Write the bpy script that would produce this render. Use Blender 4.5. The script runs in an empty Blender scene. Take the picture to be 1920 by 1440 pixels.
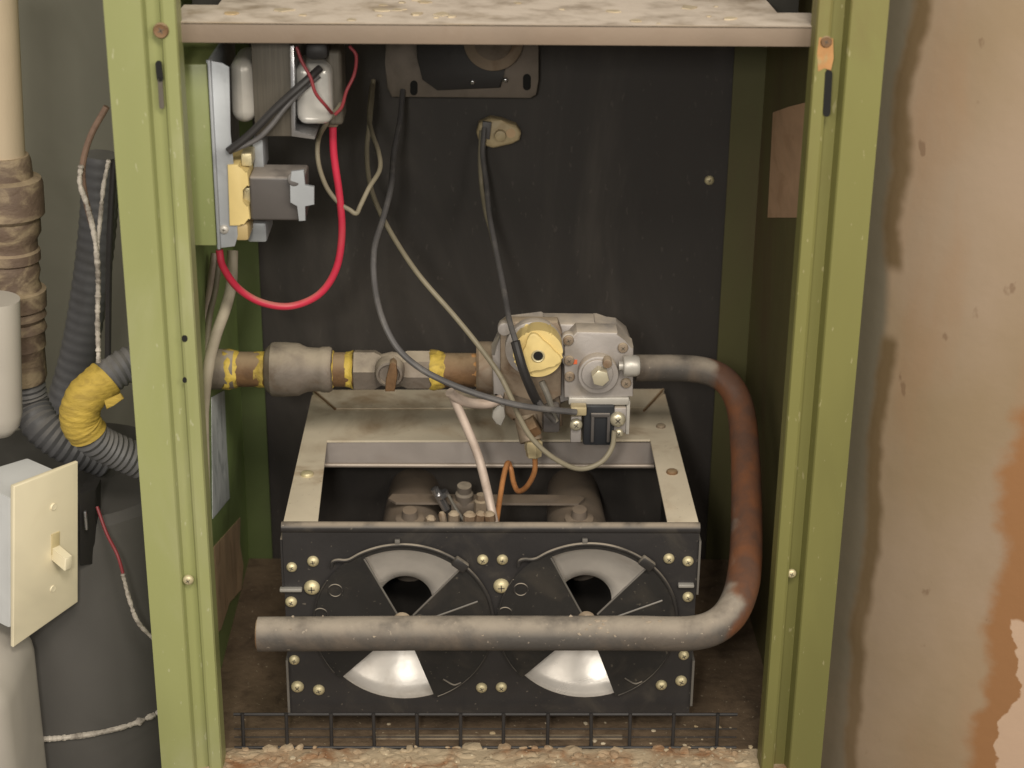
import bpy, bmesh, math, random
from mathutils import Vector, Matrix, noise as mn
random.seed(7)
S = bpy.context.scene
C = S.collection
R_ = math.radians

# ---------------------------------------------------------------- camera
F = 3376.0
CAM = Vector((0, -1.15, 1.0))
PITCH, YAW, ROLL = 22.5, 1.1, 0.62
ROT = (Matrix.Rotation(R_(-YAW), 3, 'Z') @ Matrix.Rotation(R_(90 - PITCH), 3, 'X') @ Matrix.Rotation(R_(ROLL), 3, 'Z'))
cd = bpy.data.cameras.new('camera'); cam = bpy.data.objects.new('camera', cd); C.objects.link(cam)
cam.matrix_world = Matrix.Translation(CAM) @ ROT.to_4x4()
cd.sensor_width = 36; cd.lens = 36 * F / 1920; cd.clip_start = .05; cd.clip_end = 50
cd.dof.use_dof = True; cd.dof.focus_distance = 1.36; cd.dof.aperture_fstop = 8
S.camera = cam

# ---------------------------------------------------------------- light
w = bpy.data.worlds.new('World'); S.world = w; w.use_nodes = True
bg = w.node_tree.nodes['Background']; bg.inputs[0].default_value = (1.0, .93, .84, 1); bg.inputs[1].default_value = .32
def area(name, loc, target, size, power, col):
    d = bpy.data.lights.new(name, 'AREA'); d.size = size; d.energy = power; d.color = col
    o = bpy.data.objects.new(name, d); C.objects.link(o); o.location = loc
    o.rotation_euler = (Vector(target) - Vector(loc)).to_track_quat('-Z', 'Y').to_euler()
area('ceiling_lamp_light', (.20, -1.45, 1.95), (0, .1, .4), .45, 19, (1.0, .91, .79))
area('camera_fill_light', (-.12, -1.2, 1.05), (0, .1, .45), .10, 5.0, (1.0, .95, .86))  # added fill beside the camera, reaches inside the burner box
area('right_fill_light', (.95, -1.35, 1.45), (-.1, .1, .4), .7, 12, (1.0, .92, .80))  # added fill from the right, brightens the left liner
area('left_fill_light', (-.9, -1.5, 1.5), (-.2, .1, .4), .8, 9, (1.0, .93, .82))  # added fill, lifts the drum, pipes and wall at the left
S.view_settings.view_transform = 'Standard'; S.view_settings.look = 'None'
S.view_settings.exposure = 0; S.view_settings.gamma = 1
S.view_settings.use_curve_mapping = False
S.render.engine = 'CYCLES'

# ---------------------------------------------------------------- pixel -> place
def ray(px, py): return ROT @ Vector(((px - 960) / F, (720 - py) / F, -1))
def P(px, py, Y):
    d = ray(px, py); return CAM + d * ((Y - CAM.y) / d.y)
def PX(px, py, X):
    d = ray(px, py); return CAM + d * ((X - CAM.x) / d.x)
def PZ(px, py, Z):
    d = ray(px, py); return CAM + d * ((Z - CAM.z) / d.z)
def m_per_px(p): return -(ROT.transposed() @ (Vector(p) - CAM)).z / F
def pr(px, Y=0.0, at=(960, 720)): return px * m_per_px(P(at[0], at[1], Y))

# ---------------------------------------------------------------- materials
def srgb(*c):
    return tuple(((v / 255) / 12.92 if v / 255 <= .04045 else ((v / 255 + .055) / 1.055) ** 2.4) for v in c) + (1,)
MATS = {}
def M(name, base, rough=.55, metal=0, dirt=None, amt=.5, scale=18, stretch=(1, 1, 1), dust=None, dust_amt=.8, bump=.15, bscale=160, specks=None, speck_amt=.3):
    m = bpy.data.materials.new(name); m.use_nodes = True; MATS[name] = m
    nt = m.node_tree; N = nt.nodes; L = nt.links
    b = N['Principled BSDF']
    g = N.new('ShaderNodeNewGeometry')
    mp = N.new('ShaderNodeMapping'); mp.inputs['Scale'].default_value = stretch
    L.new(g.outputs['Position'], mp.inputs['Vector'])
    def noise(s, det=6, dist=.0, rgh=.6, vec=mp):
        n = N.new('ShaderNodeTexNoise'); n.inputs['Scale'].default_value = s; n.inputs['Detail'].default_value = det
        n.inputs['Roughness'].default_value = rgh; n.inputs['Distortion'].default_value = dist
        L.new(vec.outputs['Vector'] if vec is mp else vec, n.inputs['Vector']); return n.outputs['Fac']
    def ramp(f, a, c):
        r = N.new('ShaderNodeMapRange'); r.inputs['From Min'].default_value = a; r.inputs['From Max'].default_value = c
        r.interpolation_type = 'SMOOTHSTEP'; L.new(f, r.inputs['Value']); return r.outputs['Result']
    def mul(f, k):
        x = N.new('ShaderNodeMath'); x.operation = 'MULTIPLY'; L.new(f, x.inputs[0])
        if isinstance(k, (int, float)): x.inputs[1].default_value = k
        else: L.new(k, x.inputs[1])
        return x.outputs[0]
    def mix(f, a, c):
        x = N.new('ShaderNodeMix'); x.data_type = 'RGBA'; L.new(f, x.inputs['Factor'])
        for sock, v in ((x.inputs['A'], a), (x.inputs['B'], c)):
            if isinstance(v, tuple): sock.default_value = v
            else: L.new(v, sock)
        return x.outputs['Result']
    n1 = noise(scale, 9, .8)
    # gentle overall tone variation
    dark = tuple(v * .8 for v in base[:3]) + (1,)
    col = mix(ramp(noise(scale * .6, 4, .3), .35, .65), base, dark)
    if dirt:
        col = mix(mul(ramp(n1, .62 - amt * .3, .72), min(1, amt * 1.3)), col, dirt)
    if specks:
        col = mix(mul(ramp(noise(260, 2), .68, .72), speck_amt * 2), col, specks)
    if dust:
        sx = N.new('ShaderNodeSeparateXYZ'); L.new(g.outputs['Normal'], sx.inputs[0])
        f = mul(ramp(sx.outputs['Z'], .15, .9), mul(ramp(noise(35, 6), .2, .6), dust_amt))
        col = mix(f, col, dust)
        rr = N.new('ShaderNodeMapRange'); rr.inputs['To Min'].default_value = rough; rr.inputs['To Max'].default_value = .95
        L.new(f, rr.inputs['Value']); L.new(rr.outputs['Result'], b.inputs['Roughness'])
        if metal:
            mr = N.new('ShaderNodeMapRange'); mr.inputs['To Min'].default_value = metal; mr.inputs['To Max'].default_value = 0
            L.new(f, mr.inputs['Value']); L.new(mr.outputs['Result'], b.inputs['Metallic'])
    else:
        rr = N.new('ShaderNodeMapRange'); rr.inputs['To Min'].default_value = max(.05, rough - .12); rr.inputs['To Max'].default_value = min(1, rough + .15)
        L.new(n1, rr.inputs['Value']); L.new(rr.outputs['Result'], b.inputs['Roughness'])
        b.inputs['Metallic'].default_value = metal
    L.new(col, b.inputs['Base Color'])
    if bump:
        bp = N.new('ShaderNodeBump'); bp.inputs['Strength'].default_value = bump; bp.inputs['Distance'].default_value = .002
        L.new(noise(bscale, 5), bp.inputs['Height']); L.new(bp.outputs['Normal'], b.inputs['Normal'])
    m['_'] = 1
    return m
DUST = srgb(178, 164, 146)
green = M('olive_enamel', srgb(146, 154, 100), .42, 0, srgb(162, 162, 126), .45, 7, (1, 1, .5), bump=.05, specks=srgb(205, 200, 170), speck_amt=.12)
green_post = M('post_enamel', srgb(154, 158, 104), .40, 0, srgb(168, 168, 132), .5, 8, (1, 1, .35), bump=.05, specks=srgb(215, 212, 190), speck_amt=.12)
green_post_r = M('post_enamel_dull', srgb(124, 122, 70), .5, 0, srgb(112, 98, 58), .5, 10, (1, 1, .35), bump=.05, specks=srgb(205, 195, 160), speck_amt=.12)  # duller, browner green than the left post
green_dk = M('shaded_dirty_enamel', srgb(100, 94, 58), .6, 0, srgb(98, 80, 56), .7, 9, (1, 1, .4), bump=.08, specks=srgb(150, 140, 115), speck_amt=.1)  # dirty enamel, also darkened for the shade on the right liner
green_in = M('inner_olive_enamel', srgb(108, 130, 72), .5, 0, srgb(86, 100, 62), .5, 8, bump=.06)
black = M('black_panel', srgb(57, 53, 50), .6, 0, srgb(86, 80, 74), .6, 6, (1, 1, .35), dust=srgb(120, 110, 100), bump=.08, specks=srgb(120, 112, 104), speck_amt=.08)
blk = M('black_enamel', srgb(50, 48, 48), .45, 0, srgb(78, 73, 66), .4, 26, dust=srgb(158, 146, 130), dust_amt=.85, bump=.1, specks=srgb(150, 140, 125), speck_amt=.15)
blk2 = M('black_shutter_steel', srgb(52, 50, 49), .45, .1, srgb(90, 84, 76), .35, 40, dust=srgb(165, 155, 140), dust_amt=.9, bump=.1)
frame_m = M('galvanised_beige', srgb(230, 218, 194), .55, .05, srgb(150, 120, 84), .62, 13, bump=.06, specks=srgb(110, 90, 70), speck_amt=.15)
baffle_m = M('dull_tin', srgb(118, 110, 104), .5, .3, srgb(120, 108, 100), .4, 20, bump=.05)
shelf_m = M('dusty_shelf', srgb(160, 146, 130), .7, 0, srgb(160, 136, 96), .5, 9, dust=srgb(216, 204, 190), dust_amt=1.0, bump=.3, bscale=90)
plaster_m = M('flaked_dust', srgb(200, 186, 160), .9, 0, srgb(190, 160, 110), .5, 22, bump=.6, bscale=120)
pipe_m = M('black_iron_pipe', srgb(84, 80, 76), .62, .1, srgb(112, 100, 88), .6, 20, dust=srgb(160, 150, 136), dust_amt=.9, bump=.25, bscale=220, specks=srgb(200, 185, 165), speck_amt=.2)
iron_m = M('grey_fitting_iron', srgb(128, 118, 108), .6, .1, srgb(98, 80, 62), .45, 45, dust=srgb(182, 170, 150), dust_amt=.85, bump=.35, bscale=160)
rust_m = M('rusty_iron', srgb(122, 92, 62), .7, 0, srgb(84, 62, 44), .5, 50, dust=srgb(170, 150, 120), dust_amt=.7, bump=.4, bscale=180)
brown_m = M('rusted_coupling_iron', srgb(112, 94, 80), .7, 0, srgb(176, 158, 128), .6, 34, (1, 1, 1.6), dust=srgb(170, 152, 124), bump=.6, bscale=110)
cast_m = M('cast_aluminium', srgb(176, 170, 166), .45, .25, srgb(140, 130, 118), .4, 26, dust=srgb(196, 184, 166), dust_amt=.8, bump=.12, bscale=240)
cast2 = M('dirty_casting', srgb(150, 134, 116), .55, .2, srgb(112, 86, 62), .65, 40, dust=srgb(180, 164, 140), bump=.2, bscale=200)
cream = M('cream_plastic', srgb(232, 208, 142), .45, 0, srgb(208, 178, 110), .3, 30, bump=.04)
yellow = M('yellow_sealant', srgb(214, 186, 84), .65, 0, srgb(112, 92, 60), .6, 75, bump=.5, bscale=260)
tape_m = M('yellow_cloth_tape', srgb(196, 168, 74), .7, 0, srgb(150, 126, 60), .5, 60, (1, 1, 3), bump=.6, bscale=130)
brass = M('dull_brass_plate', srgb(216, 204, 164), .42, .35, srgb(140, 124, 86), .3, 140, bump=.2, bscale=300)
steel = M('bright_steel', srgb(205, 205, 208), .22, .9, srgb(150, 146, 140), .3, 50, bump=.05)
zinc = M('zinc_plate', srgb(172, 176, 180), .45, .2, srgb(120, 122, 126), .4, 18, bump=.05)
bellm = M('painted_end_bell', srgb(196, 192, 184), .4, .3, srgb(160, 154, 144), .3, 30, bump=.05)
lam = M('laminated_core', srgb(98, 92, 82), .55, .2, srgb(80, 74, 64), .4, 30, (40, 1, 1), bump=.1)
relay_m = M('dark_relay_plastic', srgb(86, 82, 80), .35, 0, srgb(72, 68, 66), .3, 20, dust=srgb(160, 152, 144), bump=.03)
wire_g = M('grey_wire', srgb(112, 108, 100), .55, 0, srgb(150, 142, 126), .4, 40, bump=.08)
wire_d = M('dark_grey_wire', srgb(92, 90, 90), .5, 0, srgb(125, 120, 114), .4, 40, bump=.08)
wire_b = M('beige_wire', srgb(140, 132, 112), .55, 0, srgb(110, 102, 88), .4, 40, bump=.08)
wire_k = M('black_wire', srgb(48, 46, 46), .5, bump=.05)
red_m = M('red_wire', srgb(206, 52, 78), .38, 0, srgb(176, 78, 80), .35, 30, dust=srgb(180, 140, 120), dust_amt=.7, bump=.05)
dred_m = M('dark_red_wire', srgb(140, 52, 58), .5, bump=.05)
copper = M('copper_tube', srgb(206, 144, 92), .4, .15, srgb(140, 80, 50), .4, 60, bump=.05)
rustpipe = M('red_rust_pipe', srgb(122, 72, 46), .65, .05, srgb(92, 58, 42), .5, 22, dust=srgb(150, 124, 100), dust_amt=.8, bump=.3, bscale=180)
alum = M('aluminium_tube', srgb(208, 190, 176), .45, .15, srgb(160, 140, 124), .4, 40, bump=.1)
bell_white = M('aluminised_bell', srgb(232, 226, 218), .30, .25, srgb(178, 166, 150), .35, 22, bump=.05)
throat_m = M('shaded_throat', srgb(34, 30, 26), .8, bump=.1)  # near black colour stands in for shade inside the burner tube
burner_m = M('dusty_burner_steel', srgb(132, 120, 108), .7, .1, srgb(80, 70, 60), .5, 40, dust=srgb(140, 124, 106), bump=.12, bscale=120)
porc = M('porcelain', srgb(196, 178, 140), .5, 0, srgb(150, 122, 80), .45, 70, bump=.15)
paper = M('old_paper', srgb(206, 168, 134), .8, 0, srgb(176, 138, 104), .45, 16, (1, 1, 2.2), bump=.05)
paper_w = M('metal_rating_sticker', srgb(226, 232, 232), .45, 0, srgb(120, 130, 130), .5, 60, (1, 1, .5), bump=.1)
paper_b = M('scorched_paper', srgb(226, 194, 154), .8, 0, srgb(140, 100, 66), .4, 55, (1, 1, .5), bump=.3)
ivory = M('ivory_plastic', srgb(234, 224, 194), .35, 0, srgb(220, 206, 172), .3, 12, bump=.02)
boxm = M('pale_box_steel', srgb(214, 216, 216), .5, 0, srgb(176, 180, 182), .3, 12, bump=.03)
pvc = M('offwhite_plastic', srgb(184, 178, 168), .5, 0, srgb(180, 172, 162), .3, 9, bump=.03)
beige_pipe = M('beige_painted_pipe', srgb(206, 188, 160), .6, 0, srgb(182, 164, 138), .4, 14, (1, 1, .4), bump=.1)
drum_m = M('charcoal_paint', srgb(88, 86, 83), .5, 0, srgb(68, 66, 63), .4, 8, bump=.04)
flexm = M('grey_flex_conduit', srgb(104, 104, 106), .5, 0, srgb(84, 82, 80), .4, 26, dust=srgb(140, 136, 130), dust_amt=.6, bump=.1)
twine = M('pale_twine', srgb(206, 198, 186), .8, 0, srgb(104, 96, 88), .75, 70, bump=.5, bscale=400)
wallg = M('grey_green_wall', srgb(130, 128, 114), .85, 0, srgb(114, 112, 98), .5, 5, bump=.1, bscale=60)
floor_m = M('rusty_pan', srgb(184, 166, 138), .9, 0, srgb(132, 84, 44), .7, 24, bump=.9, bscale=110, specks=srgb(220, 208, 180), speck_amt=.4)
conc = M('concrete_floor', srgb(120, 114, 106), .9, 0, srgb(96, 90, 82), .5, 6, bump=.2)
sooty = M('dusty_pan_steel', srgb(112, 94, 74), .85, 0, srgb(70, 56, 42), .6, 34, bump=.7, bscale=120, specks=srgb(190, 176, 150), speck_amt=.35)
seal_grey = M('coil_black', srgb(44, 46, 50), .4, bump=.05)
red_dot = M('orange_dot', srgb(226, 112, 70), .5, bump=0)
stain_brown = None

# ---------------------------------------------------------------- building helpers
def mesh_obj(name, bm, mat, smooth=True, angle=35):
    bmesh.ops.recalc_face_normals(bm, faces=bm.faces)
    me = bpy.data.meshes.new(name); 
    for f in bm.faces: f.smooth = smooth
    if smooth:
        lim = R_(angle)
        for e in bm.edges:
            e.smooth = not (len(e.link_faces) == 2 and e.calc_face_angle(0) > lim)
    bm.to_mesh(me); bm.free(); me.materials.append(mat)
    o = bpy.data.objects.new(name, me); C.objects.link(o); return o
def tag(o, label=None, cat=None, group=None, kind=None):
    if label: o['label'] = label
    if cat: o['category'] = cat
    if group: o['group'] = group
    if kind: o['kind'] = kind
    return o
def base_origin(o):
    vs = o.data.vertices
    xs = [v.co.x for v in vs]; ys = [v.co.y for v in vs]; zs = [v.co.z for v in vs]
    c = Vector(((min(xs) + max(xs)) / 2, (min(ys) + max(ys)) / 2, min(zs)))
    o.data.transform(Matrix.Translation(-c)); o.location = c
def thing(name, label, cat, loc, group=None):
    o = bpy.data.objects.new(name, None); C.objects.link(o); o.location = loc; o.empty_display_size = .02
    o['_l'] = list(loc); del o['_l']
    return tag(o, label, cat, group)
def world_loc(o):
    v = Vector(o.location)
    while o.parent: o = o.parent; v += Vector(o.location)
    return v
def part(name, bm, mat, parent, **k):
    o = mesh_obj(name, bm, mat, **k); base_origin(o)
    o.location = o.location - world_loc(parent); o.parent = parent
    return o
def solo(name, bm, mat, label=None, cat=None, group=None, kind=None, **k):
    o = mesh_obj(name, bm, mat, **k); base_origin(o); return tag(o, label, cat, group, kind)
def B(): return bmesh.new()
def box(bm, x0, x1, y0, y1, z0, z1, bev=0.0, seg=2):
    r = bmesh.ops.create_cube(bm, size=1)
    for v in r['verts']:
        v.co = Vector(((x0 + x1) / 2 + v.co.x * (x1 - x0), (y0 + y1) / 2 + v.co.y * (y1 - y0), (z0 + z1) / 2 + v.co.z * (z1 - z0)))
    if bev:
        es = list({e for v in r['verts'] for e in v.link_edges})
        bmesh.ops.bevel(bm, geom=es, offset=bev, segments=seg, affect='EDGES', profile=.5)
    return bm
def pbox(bm, px0, py0, px1, py1, Y, dep, bev=.0, seg=2):
    cx, cy = (px0 + px1) / 2, (py0 + py1) / 2
    return box(bm, P(px0, cy, Y).x, P(px1, cy, Y).x, Y, Y + dep, P(cx, py1, Y).z, P(cx, py0, Y).z, bev, seg)
def prism(bm, pts, vec, bev=0.0, seg=2):
    """closed polygon of 3-D points pushed along vec"""
    a = [bm.verts.new(p) for p in pts]; b = [bm.verts.new(Vector(p) + Vector(vec)) for p in pts]
    fs = [bm.faces.new(a), bm.faces.new(b[::-1])]
    n = len(pts)
    for i in range(n): fs.append(bm.faces.new((a[i], b[i], b[(i + 1) % n], a[(i + 1) % n])))
    if bev:
        es = list({e for f in fs[:2] for e in f.edges})
        bmesh.ops.bevel(bm, geom=es, offset=bev, segments=seg, affect='EDGES', profile=.5)
    return bm
def pprism(bm, pix, Y, dep, bev=0.0, seg=2):
    return prism(bm, [P(x, y, Y) for x, y in pix], (0, dep, 0), bev, seg)
def lathe(bm, p0, axis, prof, seg=32, cap=True, hexs=None):
    """prof = [(t, r)] along axis from p0"""
    ax = Vector(axis).normalized(); u = ax.orthogonal().normalized(); v = ax.cross(u)
    rings = []
    for t, r in prof:
        rings.append([bm.verts.new(Vector(p0) + ax * t + (u * math.cos(2 * math.pi * i / seg) + v * math.sin(2 * math.pi * i / seg)) * max(r, 1e-5)) for i in range(seg)])
    for a, b in zip(rings, rings[1:]):
        for i in range(seg): bm.faces.new((a[i], a[(i + 1) % seg], b[(i + 1) % seg], b[i]))
    if cap:
        bm.faces.new(rings[0][::-1]); bm.faces.new(rings[-1])
    return bm
def cyl(bm, p0, p1, r, seg=24, bev=0.0):
    L_ = (Vector(p1) - Vector(p0)).length
    pf = [(0, r), (L_, r)] if not bev else [(0, r - bev), (bev * .3, r - bev * .3), (bev, r), (L_ - bev, r), (L_ - bev * .3, r - bev * .3), (L_, r - bev)]
    return lathe(bm, p0, Vector(p1) - Vector(p0), pf, seg)
def smooth_path(pts, n=10):
    pts = [Vector(p) for p in pts]
    q = [2 * pts[0] - pts[1]] + pts + [2 * pts[-1] - pts[-2]]
    out = []
    for i in range(1, len(q) - 2):
        a, b, c, d = q[i - 1], q[i], q[i + 1], q[i + 2]
        for k in range(n):
            t = k / n
            out.append(.5 * ((2 * b) + (c - a) * t + (2 * a - 5 * b + 4 * c - d) * t * t + (3 * b - a - 3 * c + d) * t ** 3))
    out.append(pts[-1]); return out
def resample(path, step):
    out = [path[0]]; acc = 0
    for a, b in zip(path, path[1:]):
        L_ = (b - a).length; 
        if L_ == 0: continue
        t = step - acc
        while t <= L_:
            out.append(a.lerp(b, t / L_)); t += step
        acc = L_ - (t - step)
    out.append(path[-1]); return out
def tube(bm, pts, r, seg=12, n=8, rf=None, step=None, cap=True):
    path = smooth_path(pts, n)
    if step: path = resample(path, step)
    ring0 = None; t0 = (path[1] - path[0]).normalized(); u = t0.orthogonal().normalized()
    s = 0
    for i, p in enumerate(path):
        t = (path[min(i + 1, len(path) - 1)] - path[max(i - 1, 0)]).normalized()
        u = (u - t * u.dot(t)).normalized(); v = t.cross(u)
        if i: s += (p - path[i - 1]).length
        rr = (r if not callable(r) else r(i / (len(path) - 1))) * (rf(s, i) if rf else 1)
        ring = [bm.verts.new(p + (u * math.cos(2 * math.pi * k / seg) + v * math.sin(2 * math.pi * k / seg)) * rr) for k in range(seg)]
        if ring0:
            for k in range(seg): bm.faces.new((ring0[k], ring0[(k + 1) % seg], ring[(k + 1) % seg], ring[k]))
        elif cap: bm.faces.new(ring[::-1])
        ring0 = ring
    if cap: bm.faces.new(ring0)
    return bm
def ptube(bm, pix, rpx, **k):
    pts = [P(*p) for p in pix]
    r = rpx * m_per_px(pts[len(pts) // 2])
    return tube(bm, pts, r, **k)
def flex(bm, pix, rpx, pitch=.0045, depth=.10, seg=20):
    pts = [P(*p) for p in pix]; r = rpx * m_per_px(pts[len(pts) // 2])
    return tube(bm, pts, r, seg=seg, step=pitch / 4, n=24, rf=lambda s, i: 1 + depth * (.5 - .5 * math.cos(2 * math.pi * s / pitch)) - depth * .5)
def screw_bm(c, r, nrm=(0, -1, 0), dome=.6, slot=True):
    bm = B(); n = Vector(nrm)
    pf = [(-.0004, r), (r * .18, r), (r * .42, r * .86), (r * dome, r * .55), (r * dome * 1.12, r * .2), (r * dome * 1.13, 0.0001)]
    lathe(bm, c, n, pf, 18)
    return bm
def screw(px, py, Y, rpx, parent, mat=None, dome=.6):
    c = P(px, py, Y); r = rpx * m_per_px(c)
    s = part('screw', screw_bm(c, r, dome=dome), mat or brass, parent)
    bm = B(); a = random.uniform(0, 3.14); n = Vector((0, -1, 0)); top = c + n * (r * dome * 1.13)
    for k in (0, 1):
        d = Vector((math.cos(a + k * math.pi / 2), 0, math.sin(a + k * math.pi / 2))); e = Vector((-d.z, 0, d.x))
        prism(bm, [top + d * r * .4 + e * r * .07, top - d * r * .4 + e * r * .07, top - d * r * .4 - e * r * .07, top + d * r * .4 - e * r * .07], Vector((0, r * .2, 0)) )
    for v in bm.verts: v.co.y -= .0001 + (0 if True else 0)
    part('slot', bm, MATS['laminated_core'], s)
    return s

# =============================================================== SETTING
YW = .13
# right wall with its water stains
def wall_right_mat():
    m = bpy.data.materials.new('stained_plaster'); m.use_nodes = True; nt = m.node_tree; N = nt.nodes; L = nt.links; b = N['Principled BSDF']
    g = N.new('ShaderNodeNewGeometry'); sp = N.new('ShaderNodeSeparateXYZ'); L.new(g.outputs['Position'], sp.inputs[0])
    def math_(op, a, c=None, d=None):
        x = N.new('ShaderNodeMath'); x.operation = op
        for i, v in enumerate((a, c, d)):
            if v is None: continue
            if isinstance(v, (int, float)): x.inputs[i].default_value = v
            else: L.new(v, x.inputs[i])
        return x.outputs[0]
    def noise(s, det=4, st=(1, 1, 1)):
        mp = N.new('ShaderNodeMapping'); mp.inputs['Scale'].default_value = st; L.new(g.outputs['Position'], mp.inputs['Vector'])
        n = N.new('ShaderNodeTexNoise'); n.inputs['Scale'].default_value = s; n.inputs['Detail'].default_value = det; L.new(mp.outputs['Vector'], n.inputs['Vector']); return n.outputs['Fac']
    def sm(v, a, c):
        r = N.new('ShaderNodeMapRange'); r.interpolation_type = 'SMOOTHSTEP'; r.inputs['From Min'].default_value = a; r.inputs['From Max'].default_value = c; L.new(v, r.inputs['Value']); return r.outputs['Result']
    def mix(f, a, c):
        x = N.new('ShaderNodeMix'); x.data_type = 'RGBA'; L.new(f, x.inputs['Factor'])
        for s_, v in ((x.inputs['A'], a), (x.inputs['B'], c)):
            if isinstance(v, tuple): s_.default_value = v
            else: L.new(v, s_)
        return x.outputs['Result']
    y, z = math_('MULTIPLY', sp.outputs['X'], -1.0), sp.outputs['Z']
    col = mix(sm(noise(5, 6), .35, .65), srgb(162, 142, 122), srgb(150, 130, 104))
    col = mix(math_('MULTIPLY', sm(noise(16, 6, (1, 1, .3)), .55, .75), .4), col, srgb(160, 126, 96))
    # greyer strip on the side next to the cabinet
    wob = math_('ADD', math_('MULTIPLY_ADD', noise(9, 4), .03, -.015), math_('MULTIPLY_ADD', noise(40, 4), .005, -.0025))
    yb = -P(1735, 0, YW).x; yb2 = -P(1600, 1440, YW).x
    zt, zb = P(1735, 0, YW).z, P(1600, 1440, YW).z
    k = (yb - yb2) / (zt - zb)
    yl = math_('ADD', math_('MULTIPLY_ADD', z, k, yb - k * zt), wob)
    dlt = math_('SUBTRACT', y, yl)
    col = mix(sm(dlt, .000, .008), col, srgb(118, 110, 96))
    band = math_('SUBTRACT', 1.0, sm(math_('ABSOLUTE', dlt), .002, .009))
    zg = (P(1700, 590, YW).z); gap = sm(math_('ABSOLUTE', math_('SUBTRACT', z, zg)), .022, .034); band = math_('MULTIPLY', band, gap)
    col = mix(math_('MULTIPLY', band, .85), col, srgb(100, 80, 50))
    col = mix(math_('MULTIPLY', sm(noise(3.2, 5, (1, 1, .5)), .45, .62), .35), col, srgb(188, 160, 134))
    col = mix(math_('MULTIPLY', sm(noise(60, 3, (1, 1, .6)), .70, .76), .5), col, srgb(110, 84, 62))
    # rust run at the near edge, with bare pale patch
    yr, zr = -P(1897, 740, YW).x, P(1885, 740, YW).z
    jag = math_('MULTIPLY_ADD', noise(22, 6, (1, 1, 1.3)), .05, -.025)
    yy = math_('ADD', y, jag)
    zz = math_('ADD', z, math_('MULTIPLY_ADD', noise(30, 3), .02, -.01))
    rust = math_('MULTIPLY', math_('SUBTRACT', 1.0, sm(yy, yr - .004, yr + .012)), math_('SUBTRACT', 1.0, sm(zz, zr - .004, zr + .006)))
    col = mix(rust, col, srgb(152, 110, 72))
    z2 = P(1900, 1130, YW).z; y2 = -P(1893, 1130, YW).x
    bare = math_('MULTIPLY', math_('SUBTRACT', 1.0, sm(yy, y2 - .002, y2)), math_('SUBTRACT', 1.0, sm(zz, z2 - .002, z2 + .001)))
    col = mix(bare, col, srgb(196, 168, 144))
    L.new(col, b.inputs['Base Color']); b.inputs['Roughness'].default_value = .85
    bp = N.new('ShaderNodeBump'); bp.inputs['Strength'].default_value = .25; bp.inputs['Distance'].default_value = .002
    L.new(noise(60, 6), bp.inputs['Height']); L.new(bp.outputs['Normal'], b.inputs['Normal'])
    return m
bm = B(); wx0 = P(1675, 0, 0).x + .004
poly = [(wx0 + .30 * (1 - math.cos(R_(a))), .25 - .17 * math.sin(R_(a))) for a in range(0, 91, 5)] + [(1.4, .08), (1.4, .30), (wx0, .30)]  # left end curved, shaped so the wall darkens gradually towards the cabinet
prism(bm, [Vector((x, y, 0)) for x, y in poly], (0, 0, 2.2))
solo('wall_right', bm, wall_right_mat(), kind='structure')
bm = B(); box(bm, -1.8, 1.4, .55, .65, 0, 2.2, 0)
solo('wall_back', bm, wallg, kind='structure')
bm = B(); box(bm, -3, 3, -3, 3, -.05, 0, 0)
solo('floor', bm, conc, kind='structure')

# =============================================================== CABINET
YB = .36                                # rear panel of the vestibule
xl = P(193, 0, 0).x; xl_in = P(327, 0, .004).x
xr = P(1668, 0, 0).x; xr_in = P(1536, 0, .004).x
XL_IN, XR_IN = -.216, .240
ZT, ZBOT = 1.32, .05
cab = thing('furnace_cabinet', 'olive green steel furnace cabinet, open at the front, with black rear panel', 'furnace cabinet', (0, .18, ZBOT))
def post(xo, xi, s, mat):
    """sheet-steel corner post; s=+1 left post, -1 right post"""
    w_ = abs(xi - xo)
    prof = [(0, .0), (.53 * w_, .0), (.55 * w_, .0012), (.58 * w_, .013 if s < 0 else .006), (.76 * w_, .013 if s < 0 else .009), (.80 * w_, .003), (.84 * w_, .002), (1.0 * w_, .002), (1.02 * w_, .004), (1.02 * w_, .022)]
    t = .0016
    a = [(xo + s * x, y) for x, y in prof]
    b = [(xo + s * (x - (t if i >= len(prof) - 2 else 0)), y + (t if i < len(prof) - 2 else 0) + (0.0 if i < len(prof) - 1 else 0)) for i, (x, y) in enumerate(prof)]
    poly = a + b[::-1]
    bm = B(); prism(bm, [Vector((x, y, ZBOT)) for x, y in poly], (0, 0, ZT - ZBOT))
    return bm
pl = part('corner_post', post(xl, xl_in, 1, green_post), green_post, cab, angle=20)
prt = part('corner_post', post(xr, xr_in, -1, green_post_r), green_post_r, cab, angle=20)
# outer skins
bm = B(); box(bm, xl, xl + .0016, .0018, YB + .1, ZBOT, ZT); part('side_panel', bm, green, cab)
bm = B(); box(bm, xr - .0016, xr, .0018, YB + .1, ZBOT, ZT); part('side_panel', bm, green, cab)
# inner liners
bm = B(); box(bm, XL_IN - .0015, XL_IN, .022, YB, ZBOT, ZT - .02); part('inner_liner', bm, M('lit_liner_enamel', srgb(148, 170, 104), .5, 0, srgb(110, 124, 78), .5, 8, bump=.06), cab)  # left liner paint raised to stand in for light falling on it
bm = B(); box(bm, XR_IN, XR_IN + .0015, .022, YB, ZBOT, ZT - .02); part('inner_liner', bm, green_dk, cab)
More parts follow.
